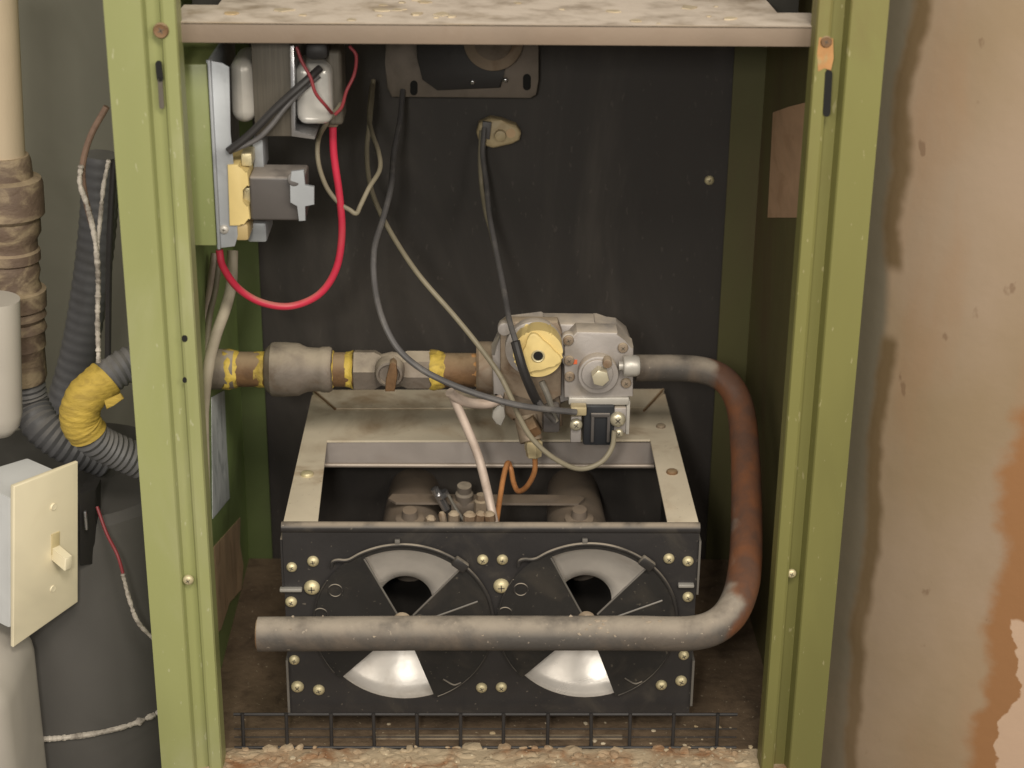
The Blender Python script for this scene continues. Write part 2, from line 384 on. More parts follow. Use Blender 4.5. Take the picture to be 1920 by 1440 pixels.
# rear flanges
fx0 = P(488, 500, YB).x; fx1 = P(1352, 500, YB).x
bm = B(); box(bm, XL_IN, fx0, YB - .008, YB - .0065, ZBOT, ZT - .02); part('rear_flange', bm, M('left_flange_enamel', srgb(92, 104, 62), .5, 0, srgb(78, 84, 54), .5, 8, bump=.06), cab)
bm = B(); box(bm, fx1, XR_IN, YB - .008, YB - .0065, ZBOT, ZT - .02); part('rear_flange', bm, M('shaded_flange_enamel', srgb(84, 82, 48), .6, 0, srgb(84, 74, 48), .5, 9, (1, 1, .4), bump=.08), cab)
bm = B(); box(bm, XL_IN, XR_IN, YB, YB + .0015, ZBOT, ZT - .02); bp_ = part('rear_panel', bm, black, cab)
screw(1330, 338, YB - .0002, 9, cab, brass)
# bottom pan
ZP = .2
bm = B(); box(bm, XL_IN, XR_IN, .0, YB - .009, ZP - .03, ZP)
part('bottom_pan', bm, sooty, cab)
yf = .036
bm = B()
# crumbly insulation slab at the very front: uneven top
nx, ny = 60, 10
x0, x1 = XL_IN + .002, XR_IN - .002
g = [[bm.verts.new((x0 + (x1 - x0) * i / nx, -.01 + (yf + .01) * j / ny + (random.uniform(-.0012, .0012) if j == ny else 0), ZP + .0035 + random.uniform(-.0007, .0009) - (.002 if j == ny else 0))) for i in range(nx + 1)] for j in range(ny + 1)]
for j in range(ny):
    for i in range(nx): bm.faces.new((g[j][i], g[j][i + 1], g[j + 1][i + 1], g[j + 1][i]))
back = [bm.verts.new((v.co.x, v.co.y, ZP + .0003)) for v in g[ny]]
for i in range(nx): bm.faces.new((g[ny][i], g[ny][i + 1], back[i + 1], back[i]))
part('pan_lip', bm, floor_m, cab)
# dividing shelf
ysf = .018
za = P(930, 45, ysf).z; zb_ = P(930, 84, ysf).z
def shx(px): return P(px, 30, ysf + .03).x
xs0, xs1 = xl_in - .006, xr_in + .006
nyl = PZ(380, 9, za).y; nyr = PZ(1490, 24, za).y
nxl = PZ(412, 5, za).x; nxr = PZ(1448, 12, za).x
bm = B()
outline = [(xs0, ysf), (xs1, ysf), (xs1, nyr), (nxr, nyr), (nxr - .004, .33), (nxl, .33), (nxl, nyl), (xs0, nyl)]
prism(bm, [Vector((x, y, za - .0015)) for x, y in outline], (0, 0, .0015))
sh = part('shelf', bm, shelf_m, cab)
bm = B(); box(bm, xs0, xs1, ysf, ysf + .0015, zb_, za - .0002, .0005); part('shelf_lip', bm, M('shelf_edge', srgb(136, 120, 104), .6, 0, srgb(112, 92, 74), .5, 10, (1, 1, 1), bump=.1), sh)
# heat section wall seen dark above the shelf
bm = B(); box(bm, xs0, xs1, .335, .337, za + .001, ZT - .03); part('upper_baffle', bm, shelf_m, cab)
for xa, xb in ((xs0, nxl - .001), (nxr + .001, xs1)):  # added black blocks stand in for shade behind the shelf notches
    bm = B(); box(bm, xa, xb, .112, .30, za - .015, ZT - .04); part('notch_shade_block', bm, MATS['matt_black'] if 'matt_black' in MATS else M('matt_black', srgb(44, 42, 36), .8, bump=.05), cab)
# flakes of debris heaped on the shelf
bm = B()
for i in range(34):
    x = random.uniform(nxl + .01, nxr - .01); y = random.uniform(ysf + .004, ysf + .1); s = random.uniform(.0015, .006)
    if random.random() < .5: x = random.choice([random.uniform(nxl + .1, nxl + .17), random.uniform(nxr - .14, nxr - .01)])
    n = random.randint(5, 7); a0 = random.random() * 6
    pts = [Vector((x + s * random.uniform(.6, 1.3) * math.cos(a0 + 6.283 * k / n), y + s * random.uniform(.6, 1.3) * math.sin(a0 + 6.283 * k / n), za + .0001)) for k in range(n)]
    prism(bm, pts, (0, 0, random.uniform(.0003, .0009)))
d_ = solo('flaked_debris', bm, plaster_m, 'pale tan flakes of debris scattered on top of the steel shelf', 'debris', kind='stuff')
# screws, holes, slots on posts
Yf = .002
screw(302, 57, Yf, 15, pl, rust_m, .3)
screw(353, 1087, Yf, 10, pl, brass)
screw(1549, 78, Yf, 11, prt, rust_m, .4); screw(1484, 1075, Yf + .004, 9, prt, brass)
def slot(pix, Y, mat, parent, name='slot'):
    bm = B(); pprism(bm, pix, Y - .0003, .001); return part(name, bm, mat, parent)
def rslot(x0, y0, x1, y1, wpx):
    """rounded slot outline between two pixel points"""
    a = math.atan2(y1 - y0, x1 - x0); out = []
    for c, (cx, cy) in ((0, (x1, y1)), (math.pi, (x0, y0))):
        for k in range(7):
            t = a - math.pi / 2 + math.pi * k / 6 + c
            out.append((cx + wpx * math.cos(t), cy + wpx * math.sin(t)))
    return out
hole_m = M('hole_shade', srgb(22, 22, 20), .9, bump=0)  # flat black patches stand in for the shade inside holes
slot(rslot(297, 120, 300, 148, 6), Yf, hole_m, pl)
slot(rslot(300, 150, 303, 200, 4.5), Yf, MATS['laminated_core'], pl)
slot(rslot(1554, 138, 1550, 212, 7), Yf, hole_m, prt)
slot(rslot(346, 634, 346.2, 636, 5.5), Yf, hole_m, pl, 'hole'); slot(rslot(346, 712, 346.2, 714, 4), Yf, hole_m, pl, 'hole')
# rust bloom of the right post below its bolt
bm = B(); pprism(bm, [(1536, 70), (1562, 72), (1563, 110), (1558, 132), (1546, 128), (1534, 134), (1532, 100)], Yf - .0002, .0005)
part('rust_patch', bm, M('orange_rust', srgb(186, 138, 88), .8, 0, srgb(150, 150, 110), .5, 60, bump=.4), prt)

# stickers inside
def sticker(name, pix, X, s, mat, label):
    pts = [PX(x, y, X + s * .0004) for x, y in pix]
    bm = B(); prism(bm, pts, (s * .0004, 0, 0)); return solo(name, bm, mat, label, 'sticker')
sticker('rating_sticker', [(396, 745), (420, 732), (424, 830), (430, 934), (398, 973)], XL_IN, 1, paper_w, 'narrow silver white sticker on the inner left side of the cabinet, under the gas pipe')
sticker('scorched_sticker', [(396, 1030), (450, 970), (449, 1020), (456, 1060), (452, 1105), (430, 1130), (414, 1180), (404, 1190)], XL_IN, 1, paper_b, 'scorched brown peeling sticker on the inner left side, below the silver white sticker')
st = sticker('paper_label', [(1450, 211), (1480, 200), (1560, 180), (1545, 320), (1525, 408), (1440, 408), (1444, 330)], XR_IN, -1, paper, 'tan paper label stuck high on the inner right side of the cabinet')

# =============================================================== BURNER BOX
YF = .05; ZTOP = P(920, 985, YF).z
bx0, bx1 = P(529, 1000, YF).x, P(1311, 1000, YF).x
yb_back = PZ(915, 740, ZTOP).y
bb = thing('burner_box', 'black fronted burner box with beige top frame and two round air shutters', 'burner box', ((bx0 + bx1) / 2, .17, .215))
zlow = P(920, 1337, YF).z
cL = P(757, 1168, YF); cR = P(1101, 1166, YF); RH = .0672
def holed_panel(x0, x1, z0, z1, cs, R, Y, t):
    bm = B(); xm = [x0, (cs[0].x + cs[1].x) / 2, x1]
    for k, c in enumerate(cs):
        a, b_ = xm[k], xm[k + 1]
        angs = [2 * math.pi * i / 96 for i in range(96)]
        for cx, cz in ((a, z0), (b_, z0), (a, z1), (b_, z1)): angs.append(math.atan2(cz - c.z, cx - c.x) % (2 * math.pi))
        angs = sorted(set(round(v, 6) for v in angs))
        def edge(t_):
            dx, dz = math.cos(t_), math.sin(t_); s = 1e9
            if dx > 1e-9: s = min(s, (b_ - c.x) / dx)
            if dx < -1e-9: s = min(s, (a - c.x) / dx)
            if dz > 1e-9: s = min(s, (z1 - c.z) / dz)
            if dz < -1e-9: s = min(s, (z0 - c.z) / dz)
            return (c.x + dx * s, c.z + dz * s)
        rings = []
        for YY in (Y, Y + t):
            rings.append(([bm.verts.new((c.x + R * math.cos(v), YY, c.z + R * math.sin(v))) for v in angs], [bm.verts.new((edge(v)[0], YY, edge(v)[1])) for v in angs]))
        n = len(angs)
        for inner, outer in rings:
            for i in range(n):
                j = (i + 1) % n; bm.faces.new((inner[i], inner[j], outer[j], outer[i]))
        for i in range(n):
            j = (i + 1) % n
            bm.faces.new((rings[0][0][i], rings[0][0][j], rings[1][0][j], rings[1][0][i]))
            bm.faces.new((rings[0][1][i], rings[0][1][j], rings[1][1][j], rings[1][1][i]))
    bmesh.ops.remove_doubles(bm, verts=bm.verts, dist=1e-5)
    return bm
zmid = P(920, 1112, YF).z
fp = part('front_panel', holed_panel(bx0, bx1, zlow, ZTOP - .002, [cL, cR], RH, YF, .0016), blk, bb, angle=30)
# rolled top edge of the front panel
bm = B(); cyl(bm, (bx0 - .0005, YF + .0025, ZTOP - .003), (bx1 + .0005, YF + .0025, ZTOP - .003), .0042, 20); part('rolled_edge', bm, blk, fp)
# side returns of the front panel and its steps
bm = B(); box(bx0 and bm, bx1 + .0002, bx1 + .0017, YF - .002, YF + .03, zmid, ZTOP - .012); part('side_return', bm, M('edge_steel', srgb(130, 126, 120), .4, .4, bump=0), fp)
bm = B(); box(bm, bx0 - .0017, bx0 - .0002, YF - .0005, YF + .03, zmid, ZTOP - .012); part('side_return', bm, blk, fp)
x_ = P(1296, 1270, YF).x; bm = B(); box(bm, x_, x_ + .0017, YF - .003, YF + .02, P(1296, 1320, YF).z, P(1296, 1235, YF).z); part('side_return', bm, MATS['edge_steel'], fp)
x_ = P(538, 1270, YF).x; bm = B(); box(bm, x_, x_ + .0017, YF - .003, YF + .02, P(1296, 1335, YF).z, P(1296, 1235, YF).z); part('side_return', bm, MATS['edge_steel'], fp)
for (a, b_, yy) in ((524, 566, 1108), (1272, 1302, 1100)):
    bm = B(); pbox(bm, a, yy - 3, b_, yy + 3, YF - .004, .005, .0008); part('tab', bm, M('bright_edge_%d' % a, srgb(175, 172, 165), .4, .4, bump=0) if a == 524 else MATS['bright_edge_524'], fp)
# box walls
bm = B(); box(bm, bx0 + .001, bx0 + .0025, YF + .0018, yb_back - .002, zlow, ZTOP - .004); part('side_wall', bm, blk, bb)
bm = B(); box(bm, bx1 - .0025, bx1 - .001, YF + .0018, yb_back - .002, zlow, ZTOP - .004); part('side_wall', bm, blk, bb)
bm = B(); box(bm, bx0 + .0026, bx1 - .0026, yb_back - .012, yb_back - .0105, zlow, ZTOP - .004); part('rear_wall', bm, black, bb)
bm = B(); box(bm, bx0 + .0026, bx1 - .0026, YF + .06, yb_back - .0122, zlow, zlow + .0015); part('floor_plate', bm, black, bb)
# beige top frame: two side rails and the wide rear rail
def Z(px, py, z=None): return PZ(px, py, ZTOP if z is None else z)
bm = B(); prism(bm, [Z(585, 741), Z(613, 741), Z(613, 826), Z(596, 978), Z(530, 985)], (0, 0, -.0018)); part('side_rail', bm, frame_m, bb)
bm = B(); prism(bm, [Z(1247, 739), Z(1219, 739), Z(1219, 824), Z(1251, 977), Z(1311, 984)], (0, 0, -.0018)); part('side_rail', bm, frame_m, bb)
a, b_, c, d = Z(613, 745), Z(1219, 743), Z(1219, 824), Z(613, 826)
bm = B(); prism(bm, [a, b_, c, d], (0, 0, -.0018)); rr = part('rear_rail', bm, frame_m, bb)
# raised rear angle with mitred ends
bm = B()
pts = [Z(587, 741), Z(1245, 739), Z(1210, 766), Z(628, 768)]
lo = [p + Vector((0, 0, .0004)) for p in pts]; hi = [p + Vector((0, 0, .005 if i < 2 else .0012)) for i, p in enumerate(pts)]
vs = [bm.verts.new(p) for p in lo] + [bm.verts.new(p) for p in hi]
for f in ((0, 1, 2, 3), (7, 6, 5, 4), (0, 4, 5, 1), (1, 5, 6, 2), (2, 6, 7, 3), (3, 7, 4, 0)): bm.faces.new([vs[i] for i in f])
part('rear_angle', bm, frame_m, bb)
for q1, q2 in (((588, 741), (629, 769)), ((1243, 739), (1207, 772))):
    A_, B_ = Z(*q1), Z(*q2); n_ = (B_ - A_).cross(Vector((0, 0, 1))).normalized() * .0007; up = Vector((0, 0, .0036))
    bm = B(); prism(bm, [A_ + n_ + up, B_ + n_, B_ - n_, A_ - n_ + up], (0, 0, .0019)); part('mitre_seam', bm, rust_m, rr)
# tin baffle hanging below the rear rail, with its folded bright lip
zb1 = ZTOP - .002; yb1 = Z(920, 829).y
p1 = P(612, 872, yb1 - .004); zb2 = p1.z
bm = B(); prism(bm, [Vector((P(604, 850, yb1).x, yb1 + .004, zb1)), Vector((P(604, 850, yb1).x, yb1 - .004, zb2)), Vector((P(604, 850, yb1).x, yb1 - .0025, zb2)), Vector((P(604, 850, yb1).x, yb1 + .0055, zb1))], (P(1226, 850, yb1).x - P(604, 850, yb1).x, 0, 0)); bf = part('baffle', bm, baffle_m, bb)
bm = B(); cyl(bm, Vector((P(604, 850, yb1).x, yb1 - .005, zb2 + .0005)), Vector((P(1226, 850, yb1).x, yb1 - .005, zb2 + .0005)), .002, 12); part('folded_lip', bm, M('lip_tin', srgb(176, 164, 152), .4, .3, bump=.05), bf)
def topscrew(px, py, rpx, mat=brass):
    c = PZ(px, py, ZTOP + .0002); r = rpx * m_per_px(c); part('screw', screw_bm(c, r, (0, 0, 1), .5), mat, bb)
topscrew(576, 890, 12); topscrew(1260, 886, 11, rust_m); topscrew(1239, 800, 9, cast2); topscrew(765, 752, 11, rust_m)
# screws on the front
for x, y, r in ((547, 1063, 10), (587, 1052, 11), (905, 1049, 10.5), (942, 1049, 10.5), (1254, 1047, 10.5), (1290, 1052, 10.5), (546, 1128, 11), (1290, 1119, 10.5),
                (585, 1101, 15), (940, 1098, 15), (552, 1237, 10), (1282, 1228, 10), (558, 1287, 12), (598, 1293, 11), (903, 1289, 10.5), (940, 1288, 10.5), (1240, 1284, 10.5), (1277, 1276, 11)):
    screw(x, y, YF, r, fp, brass, .7)
# shutters: one built, one copied
def sec(a): return (R_(48) < a < R_(117)) or (R_(224) < a < R_(290))
def make_shutter(c):
    root = thing('air_shutter', 'x', 'air shutter', c - Vector((0, .004, .07)), 'round air shutters on the burner box')
    N_ = 180; Y0 = YF - .0028; bm = B(); R0, R1, R2 = .010, .0640, .0685
    V = {}
    def vert(k, r):
        key = (k % N_, r)
        if key not in V:
            t = 2 * math.pi * k / N_; V[key] = bm.verts.new((c.x + r * math.cos(t), Y0, c.z + r * math.sin(t)))
        return V[key]
    for k in range(N_):
        am = 2 * math.pi * (k + .5) / N_
        if not (R_(224) < am < R_(290)): bm.faces.new((vert(k, R1), vert(k + 1, R1), vert(k + 1, R2), vert(k, R2)))
        if not sec(am): bm.faces.new((vert(k, R0), vert(k + 1, R0), vert(k + 1, R1), vert(k, R1)))
    r = bmesh.ops.solidify(bm, geom=list(bm.faces), thickness=.0014)
    d = part('disc', bm, M('shutter_enamel', srgb(68, 66, 64), .5, 0, srgb(92, 86, 78), .5, 30, bump=.08, specks=srgb(160, 150, 134), speck_amt=.2), root, smooth=False)
    def pol(r, deg, y=0.0): return Vector((c.x + r * math.cos(R_(deg)), Y0 - .0004 + y, c.z + r * math.sin(R_(deg))))
    # raised upper rim that curls out at its left end
    bm = B(); pts = [pol(.0685, a) for a in range(4, 122, 6)] + [pol(.0685, 125), pol(.0705, 128.5), pol(.0735, 131), pol(.0752, 134), pol(.073, 137)]
    tube(bm, pts, .0014, seg=10, n=3); part('rim', bm, blk2, root)
    bm = B(); tube(bm, [pol(.0685, a) for a in range(146, 224, 6)], .0006, seg=8, n=3); part('rim', bm, blk2, root)
    bm = B(); tube(bm, [pol(.0685, a) for a in range(292, 356, 6)], .0005, seg=8, n=3); part('rim', bm, blk2, root)
    # folded edges of the openings and of the overlapping leaf
    ed = MATS['edge_steel']
    for a in (48, 117): 
        bm = B(); tube(bm, [pol(.011, a, .0004), pol(.0635, a, .0004)], .0008, seg=6, n=2); part('folded_edge', bm, ed, root)
    bm = B(); tube(bm, [pol(.014, 12), pol(.060, 20)], .0008, seg=6, n=2); part('folded_edge', bm, ed, root)
    # clip and tick on the rim
    q = pol(.0685, 51); bm = B(); box(bm, q.x - .006, q.x + .006, q.y - .0045, q.y + .001, q.z - .004, q.z + .004, .0014)
    rot = Matrix.Translation(q) @ Matrix.Rotation(R_(38), 4, 'Y') @ Matrix.Translation(-q); bm.transform(rot); part('clip', bm, blk2, root)
    q = pol(.0705, 93); bm = B(); box(bm, q.x - .002, q.x + .002, q.y - .001, q.y + .002, q.z - .0015, q.z + .0025, .0005); part('tick', bm, ed, root)
    q = pol(.066, 305); bm = B(); tube(bm, [q + Vector((-.008, 0, .006)), q + Vector((0, 0, .001)), q + Vector((.006, 0, .003))], .0009, seg=6, n=4); part('spring', bm, MATS['black_shutter_steel'], root)
    # pressed rings
    for rr_, aa in ((.062, 150), (.0665, 172)):
        q = pol(rr_ - .003, aa, .0002); bm = B(); tube(bm, [q + Vector((.0052 * math.cos(R_(t)), 0, .0052 * math.sin(R_(t)))) for t in range(0, 361, 20)], .0007, seg=6, n=2); part('pressed_ring', bm, blk2, root)
    # hub screw
    hub = part('hub_screw', screw_bm(Vector((c.x - .001, Y0 - .0005, c.z + .004)), .007, dome=.9), cast2, root)
    bm = B(); box(bm, c.x - .012, c.x + .014, Y0 - .003, Y0 - .0008, c.z - .006, c.z + .002, .001); part('hub_bar', bm, cast2, root)
    return root
shL = make_shutter(cL)
shL['label'] = 'round black air shutter with fan shaped openings, the left one on the burner box'
def copy_tree(o, parent=None):
    c = o.copy(); C.objects.link(c); c.parent = parent
    for k in list(o.children): copy_tree(k, c)
    return c
shR = copy_tree(shL); shR.location = shL.location + (cR - cL)
shR['label'] = 'round black air shutter with fan shaped openings, the right one, nearer the rusty pipe bend'
# burners: bell, throat and tube
def make_burner(c):
    root = thing('gas_burner', 'x', 'gas burner', Vector((c.x, YF + .01, c.z - .066)), 'pair of gas burners inside the box')
    bm = B(); pf = [(-.0022, .0668), (.0, .0670), (.004, .0655), (.008, .061), (.014, .052), (.020, .041), (.025, .031), (.030, .0235), (.034, .0210)]
    lathe(bm, (c.x, YF + .0018, c.z), (0, 1, 0), pf, 64, cap=False); bell = part('bell_mouth', bm, bell_white, root)
    bm = B(); lathe(bm, (c.x, YF + .0358, c.z), (0, 1, 0), [(0, .0210), (.03, .020), (.07, .019), (.09, .021), (.0905, .001)], 32, cap=False); part('mixing_tube', bm, throat_m, root)
    bm = B(); lathe(bm, (c.x, .150, c.z - .004), (0, 1, 0), [(0, .026), (.06, .0255), (.10, .024), (.145, .022), (.146, .001)], 32); part('burner_head', bm, burner_m, root)
    bm = B(); lathe(bm, (c.x, .185, c.z + .018), (0, -.2, 1), [(0, .012), (.003, .012), (.005, .007), (.012, .006), (.0125, .001)], 16); part('spud', bm, burner_m, root)
    return root
buL = make_burner(cL); buL['label'] = 'pale bell mouthed gas burner behind the left air shutter'
buR = copy_tree(buL); buR.location = buL.location + (cR - cL); buR['label'] = 'pale bell mouthed gas burner behind the right air shutter'
# cross bracket over the burners
zc = cL.z + .026
pA, pB = PZ(728, 934, zc), PZ(1096, 934, zc)
bm = B(); prism(bm, [pA, PZ(742, 942, zc), PZ(1085, 944, zc), pB, PZ(1088, 928, zc), PZ(736, 926, zc)], (0, 0, -.002))
solo('burner_bracket', bm, burner_m, 'dusty steel cross strap lying over the two burners inside the box', 'bracket')
# pilot assembly
pil = thing('pilot_burner', 'small dusty pilot burner with hood and clips between the two main burners', 'pilot burner', PZ(880, 960, zc - .01))
q = PZ(882, 935, zc + .004)
bm = B(); box(bm, q.x - .016, q.x + .014, q.y - .008, q.y + .010, q.z - .012, q.z, .002); part('bracket', bm, burner_m, pil)
bm = B(); lathe(bm, q + Vector((-.005, 0, -.008)), (0, -.15, 1), [(0, .0075), (.014, .0075), (.016, .006), (.022, .006), (.0225, .002)], 18); part('hood', bm, iron_m, pil)
bm = B(); lathe(bm, q + Vector((-.020, -.004, -.008)), (-.5, 0, 1), [(0, .0035), (.022, .0035), (.023, .001)], 14); lathe(bm, q + Vector((-.023, -.004, .004)), (-.5, 0, 1), [(0, .006), (.004, .006)], 8); part('electrode', bm, steel, pil)
bm = B(); lathe(bm, q + Vector((.009, -.012, -.012)), (0, 0, 1), [(0, .006), (.016, .006), (.017, .004), (.022, .004)], 8); part('nut', bm, cast2, pil)
bm = B(); tube(bm, [q + Vector((-.018, -.014, .010)), q + Vector((-.012, -.022, .002)), q + Vector((-.004, -.028, -.008))], .0013, seg=8); part('lead', bm, wire_g, pil)
q = P(850, 978, YF + .02)
bm = B()
for dx, r_ in ((-.018, .004), (-.008, .003), (.0, .0045), (.012, .005), (.020, .004), (.028, .0045)):
    lathe(bm, q + Vector((dx, random.uniform(0, .01), -.004)), (random.uniform(-.2, .2), 0, 1), [(0, r_), (.006, r_), (.008, r_ * .6), (.0085, .0005)], 8)
part('fitting_row', bm, cast2, pil)

# wire guard at the pan
YG = .038; zg0 = ZP + .002; zg1 = P(920, 1340, YG).z
gd = thing('wire_guard', 'dark wire guard of upright rods below the burner box', 'wire guard', (0, YG, ZP))
for px in (455, 537, 620, 702, 783, 865, 945, 1027, 1108, 1180, 1262, 1344):
    x = P(px, 1375, YG).x + random.uniform(-.0006, .0006); bm = B(); cyl(bm, (x, YG, zg0), (x + random.uniform(-.0006, .0006), YG + .002, zg1), .0014, 10); part('rod', bm, wire_k, gd)
for z, y in ((zg0, YG - .0014), (zg1 - .002, YG + .0035)):
    bm = B(); cyl(bm, (P(440, 1400, YG).x, y, z), (P(1380, 1400, YG).x, y, z), .0013, 10); part('rail', bm, wire_k, gd)
for z_, y_ in ((zg0 + .008, YG + .001), (zg0 + .015, YG + .0018)):
    bm = B(); cyl(bm, (P(440, 1400, YG).x, y_, z_), (P(1380, 1400, YG).x, y_, z_), .0005, 8); part('fine_wire', bm, wire_k, gd)
bm = B(); box(bm, P(700, 1390, .06).x, P(1165, 1390, .06).x, .049, .054, ZP + .0002, ZP + .003, .001); part('strip', bm, M('strip_dusty', srgb(150, 134, 112), .8, 0, srgb(90, 70, 52), .6, 50, bump=.3), gd)
bm = B()
for i in range(260):
    x = random.uniform(XL_IN + .006, XR_IN - .006); y = random.uniform(.004, .036); sz = random.uniform(.0012, .0046)
    r = bmesh.ops.create_icosphere(bm, subdivisions=2, radius=sz); o_ = random.random() * 50
    fx, fy = random.uniform(.6, 1.8), random.uniform(.6, 1.5)
    for v in r['verts']:
        n = 1 + .5 * mn.noise(v.co * 500 + Vector((o_, 0, 0))); v.co = Vector((v.co.x * fx * n + x, v.co.y * fy * n + y, v.co.z * .45 * n + ZP + .0035))
solo('insulation_rubble', bm, floor_m, 'crumbled tan and rust stained rubble along the front of the furnace pan', 'rubble', kind='stuff')
# fallen flakes on the pan
bm = B()
for i in range(44):
    x = random.uniform(XL_IN + .02, XR_IN - .02); y = random.uniform(.002, .075); s = random.uniform(.0008, .0028)
    if random.random() < .35: x = random.uniform(.08, .2)
    z = ZP + (.0042 if y < .036 else 0)
    r = bmesh.ops.create_icosphere(bm, subdivisions=1, radius=s)
    for v in r['verts']: v.co = Vector((v.co.x * random.uniform(.7, 1.3) + x, v.co.y * random.uniform(.7, 1.3) + y, v.co.z * .6 + z))
solo('pan_crumbs', bm, plaster_m, 'pale crumbs and flakes fallen on the rusty furnace pan', 'debris', kind='stuff')

# =============================================================== GAS TRAIN
YG2 = .18
def hx(px, py=695, Y=YG2): return P(px, py, Y)
zpipe = P(660, 693, YG2).z
def train(parent, name, x0, x1, prof, mat, seg=32):
    a = P(x0, 692, YG2).x; b_ = P(x1, 692, YG2).x; k = pr(1, YG2)
    bm = B()
    if name == 'sealant':                      # dope smeared unevenly round the thread
        pf = []
        for i in range(9):
            t = i / 8; j = max(1, next((q for q in range(len(prof)) if prof[q][0] >= t), len(prof) - 1)); (ta, ra), (tb, rb) = prof[j - 1], prof[j]
            pf.append(((b_ - a) * t, (ra + (rb - ra) * (t - ta) / max(1e-6, tb - ta)) * k))
        lathe(bm, (a, YG2, zpipe), (1, 0, 0), pf, 56)
        for v in bm.verts:
            n = mn.noise(Vector((v.co.x * 160 + x0, v.co.y * 160, v.co.z * 160)))
            d = Vector((0, v.co.y - YG2, v.co.z - zpipe)); e = 1 if 0 < 1 else 0
            v.co += d.normalized() * k * (3.2 * n - 1.2); v.co.x += (v.co.x - (a + (b_ - a) / 2)) * .5 * mn.noise(Vector((3, v.co.y * 120, v.co.z * 120)))
    else: lathe(bm, (a, YG2, zpipe), (1, 0, 0), [((b_ - a) * t, r * k) for t, r in prof], seg)
    return part(name, bm, mat, parent)
gl = thing('gas_supply_pipe', 'dusty iron gas pipe with fittings running from the left side to the gas valve', 'gas pipe', (P(660, 700, YG2).x, YG2, zpipe - .03))
train(gl, 'nipple', 352, 505, [(0, 33), (1, 33)], rust_m)
train(gl, 'coupling', 380, 440, [(0, 38), (.8, 38), (1, 36)], iron_m)
train(gl, 'sealant', 420, 447, [(0, 38.5), (.4, 39.5), (.7, 37), (1, 34.5)], yellow)
train(gl, 'sealant', 478, 497, [(0, 33.8), (.6, 35), (1, 35.5)], yellow)
train(gl, 'union', 497, 625, [(0, 34), (.02, 40), (.06, 44), (.10, 50), (.14, 51), (.3, 51), (.42, 50), (.5, 49), (.56, 45), (.62, 42), (.7, 41), (.8, 41), (.84, 43), (.94, 43), (.98, 40), (1, 34)], iron_m)
train(gl, 'sealant', 612, 626, [(0, 42.5), (.5, 41), (1, 34.5)], yellow)
train(gl, 'nipple', 626, 666, [(0, 32.5), (1, 32.5)], rust_m)
train(gl, 'sealant', 648, 662, [(0, 33.5), (.6, 35), (1, 38)], yellow)
ck = thing('shutoff_cock', 'grey shutoff cock with a short lever handle in the iron gas pipe', 'shutoff valve', (P(732, 700, YG2).x, YG2, zpipe - .03))
train(ck, 'hex_end', 662, 716, [(0, 35), (.05, 40), (.75, 40), (1, 32)], iron_m, 6)
train(ck, 'body', 708, 762, [(0, 28), (.5, 34), (1, 30)], iron_m)
train(ck, 'hex_end', 752, 812, [(0, 32), (.2, 38), (.9, 38), (1, 35)], iron_m, 8)
kk = pr(1, YG2)
bm = B(); lathe(bm, P(731, 692, YG2 - .012), (0, -1, 0), [(0, 28 * kk), (.008, 27 * kk), (.012, 24 * kk), (.0125, 20 * kk), (.010, 18 * kk), (.010, .0005)], 24, cap=False); stem = part('plug', bm, iron_m, ck)
bm = B(); pprism(bm, [(727, 700), (731, 682), (737, 678), (743, 684), (745, 706), (740, 735), (722, 735), (723, 715)], YG2 - .030, .010, .0012); part('lever', bm, rust_m, ck)
train(gl, 'sealant', 806, 834, [(0, 38.5), (.3, 40), (.7, 37), (1, 32.5)], yellow)
train(gl, 'nipple', 832, 896, [(0, 32), (1, 32)], rust_m)
train(gl, 'sealant', 885, 897, [(0, 32.6), (1, 33.5)], MATS['orange_rust'])

# =============================================================== GAS VALVE
gv = thing('gas_valve', 'grey cast gas valve with round cream knob and black coil above the burner box', 'gas valve', P(1060, 760, .18))
def pdisc(px, py, rpx, Y, dep, mat, name, parent, seg=32, bev=.0008, ax=(0, 1, 0)):
    c = P(px, py, Y); r = rpx * m_per_px(c); bm = B(); cyl(bm, c, c + Vector(ax) * dep, r, seg, bev); return part(name, bm, mat, parent)
bm = B(); pprism(bm, [(937, 622), (950, 612), (1020, 611), (1022, 607), (1115, 608), (1118, 614), (1158, 616), (1178, 632), (1187, 655), (1186, 742), (1060, 746), (1050, 760), (1000, 768), (955, 748), (925, 742), (922, 665), (937, 650)], .148, .026, .0022); body = part('body', bm, cast_m, gv)
bm = B(); pprism(bm, [(1064, 640), (1082, 622), (1158, 624), (1168, 640), (1188, 652), (1187, 744), (1058, 746), (1058, 652)], .128, .021, .0014); part('regulator_block', bm, cast_m, gv)
bm = B(); pprism(bm, [(938, 612), (950, 603), (1046, 604), (1054, 624), (1052, 742), (1020, 760), (960, 740), (938, 700)], .136, .013, .0014); part('pilot_block', bm, cast2, gv)
bm = B(); lathe(bm, P(893, 690, YG2), (1, 0, 0), [(0, 46 * kk), (.002, 50 * kk), (.014, 50 * kk), (.016, 46 * kk), (.022, 46 * kk)], 28); part('inlet_boss', bm, cast2, gv)
pdisc(1002, 655, 55, .128, .010, cast_m, 'dial_plate', gv, 48)
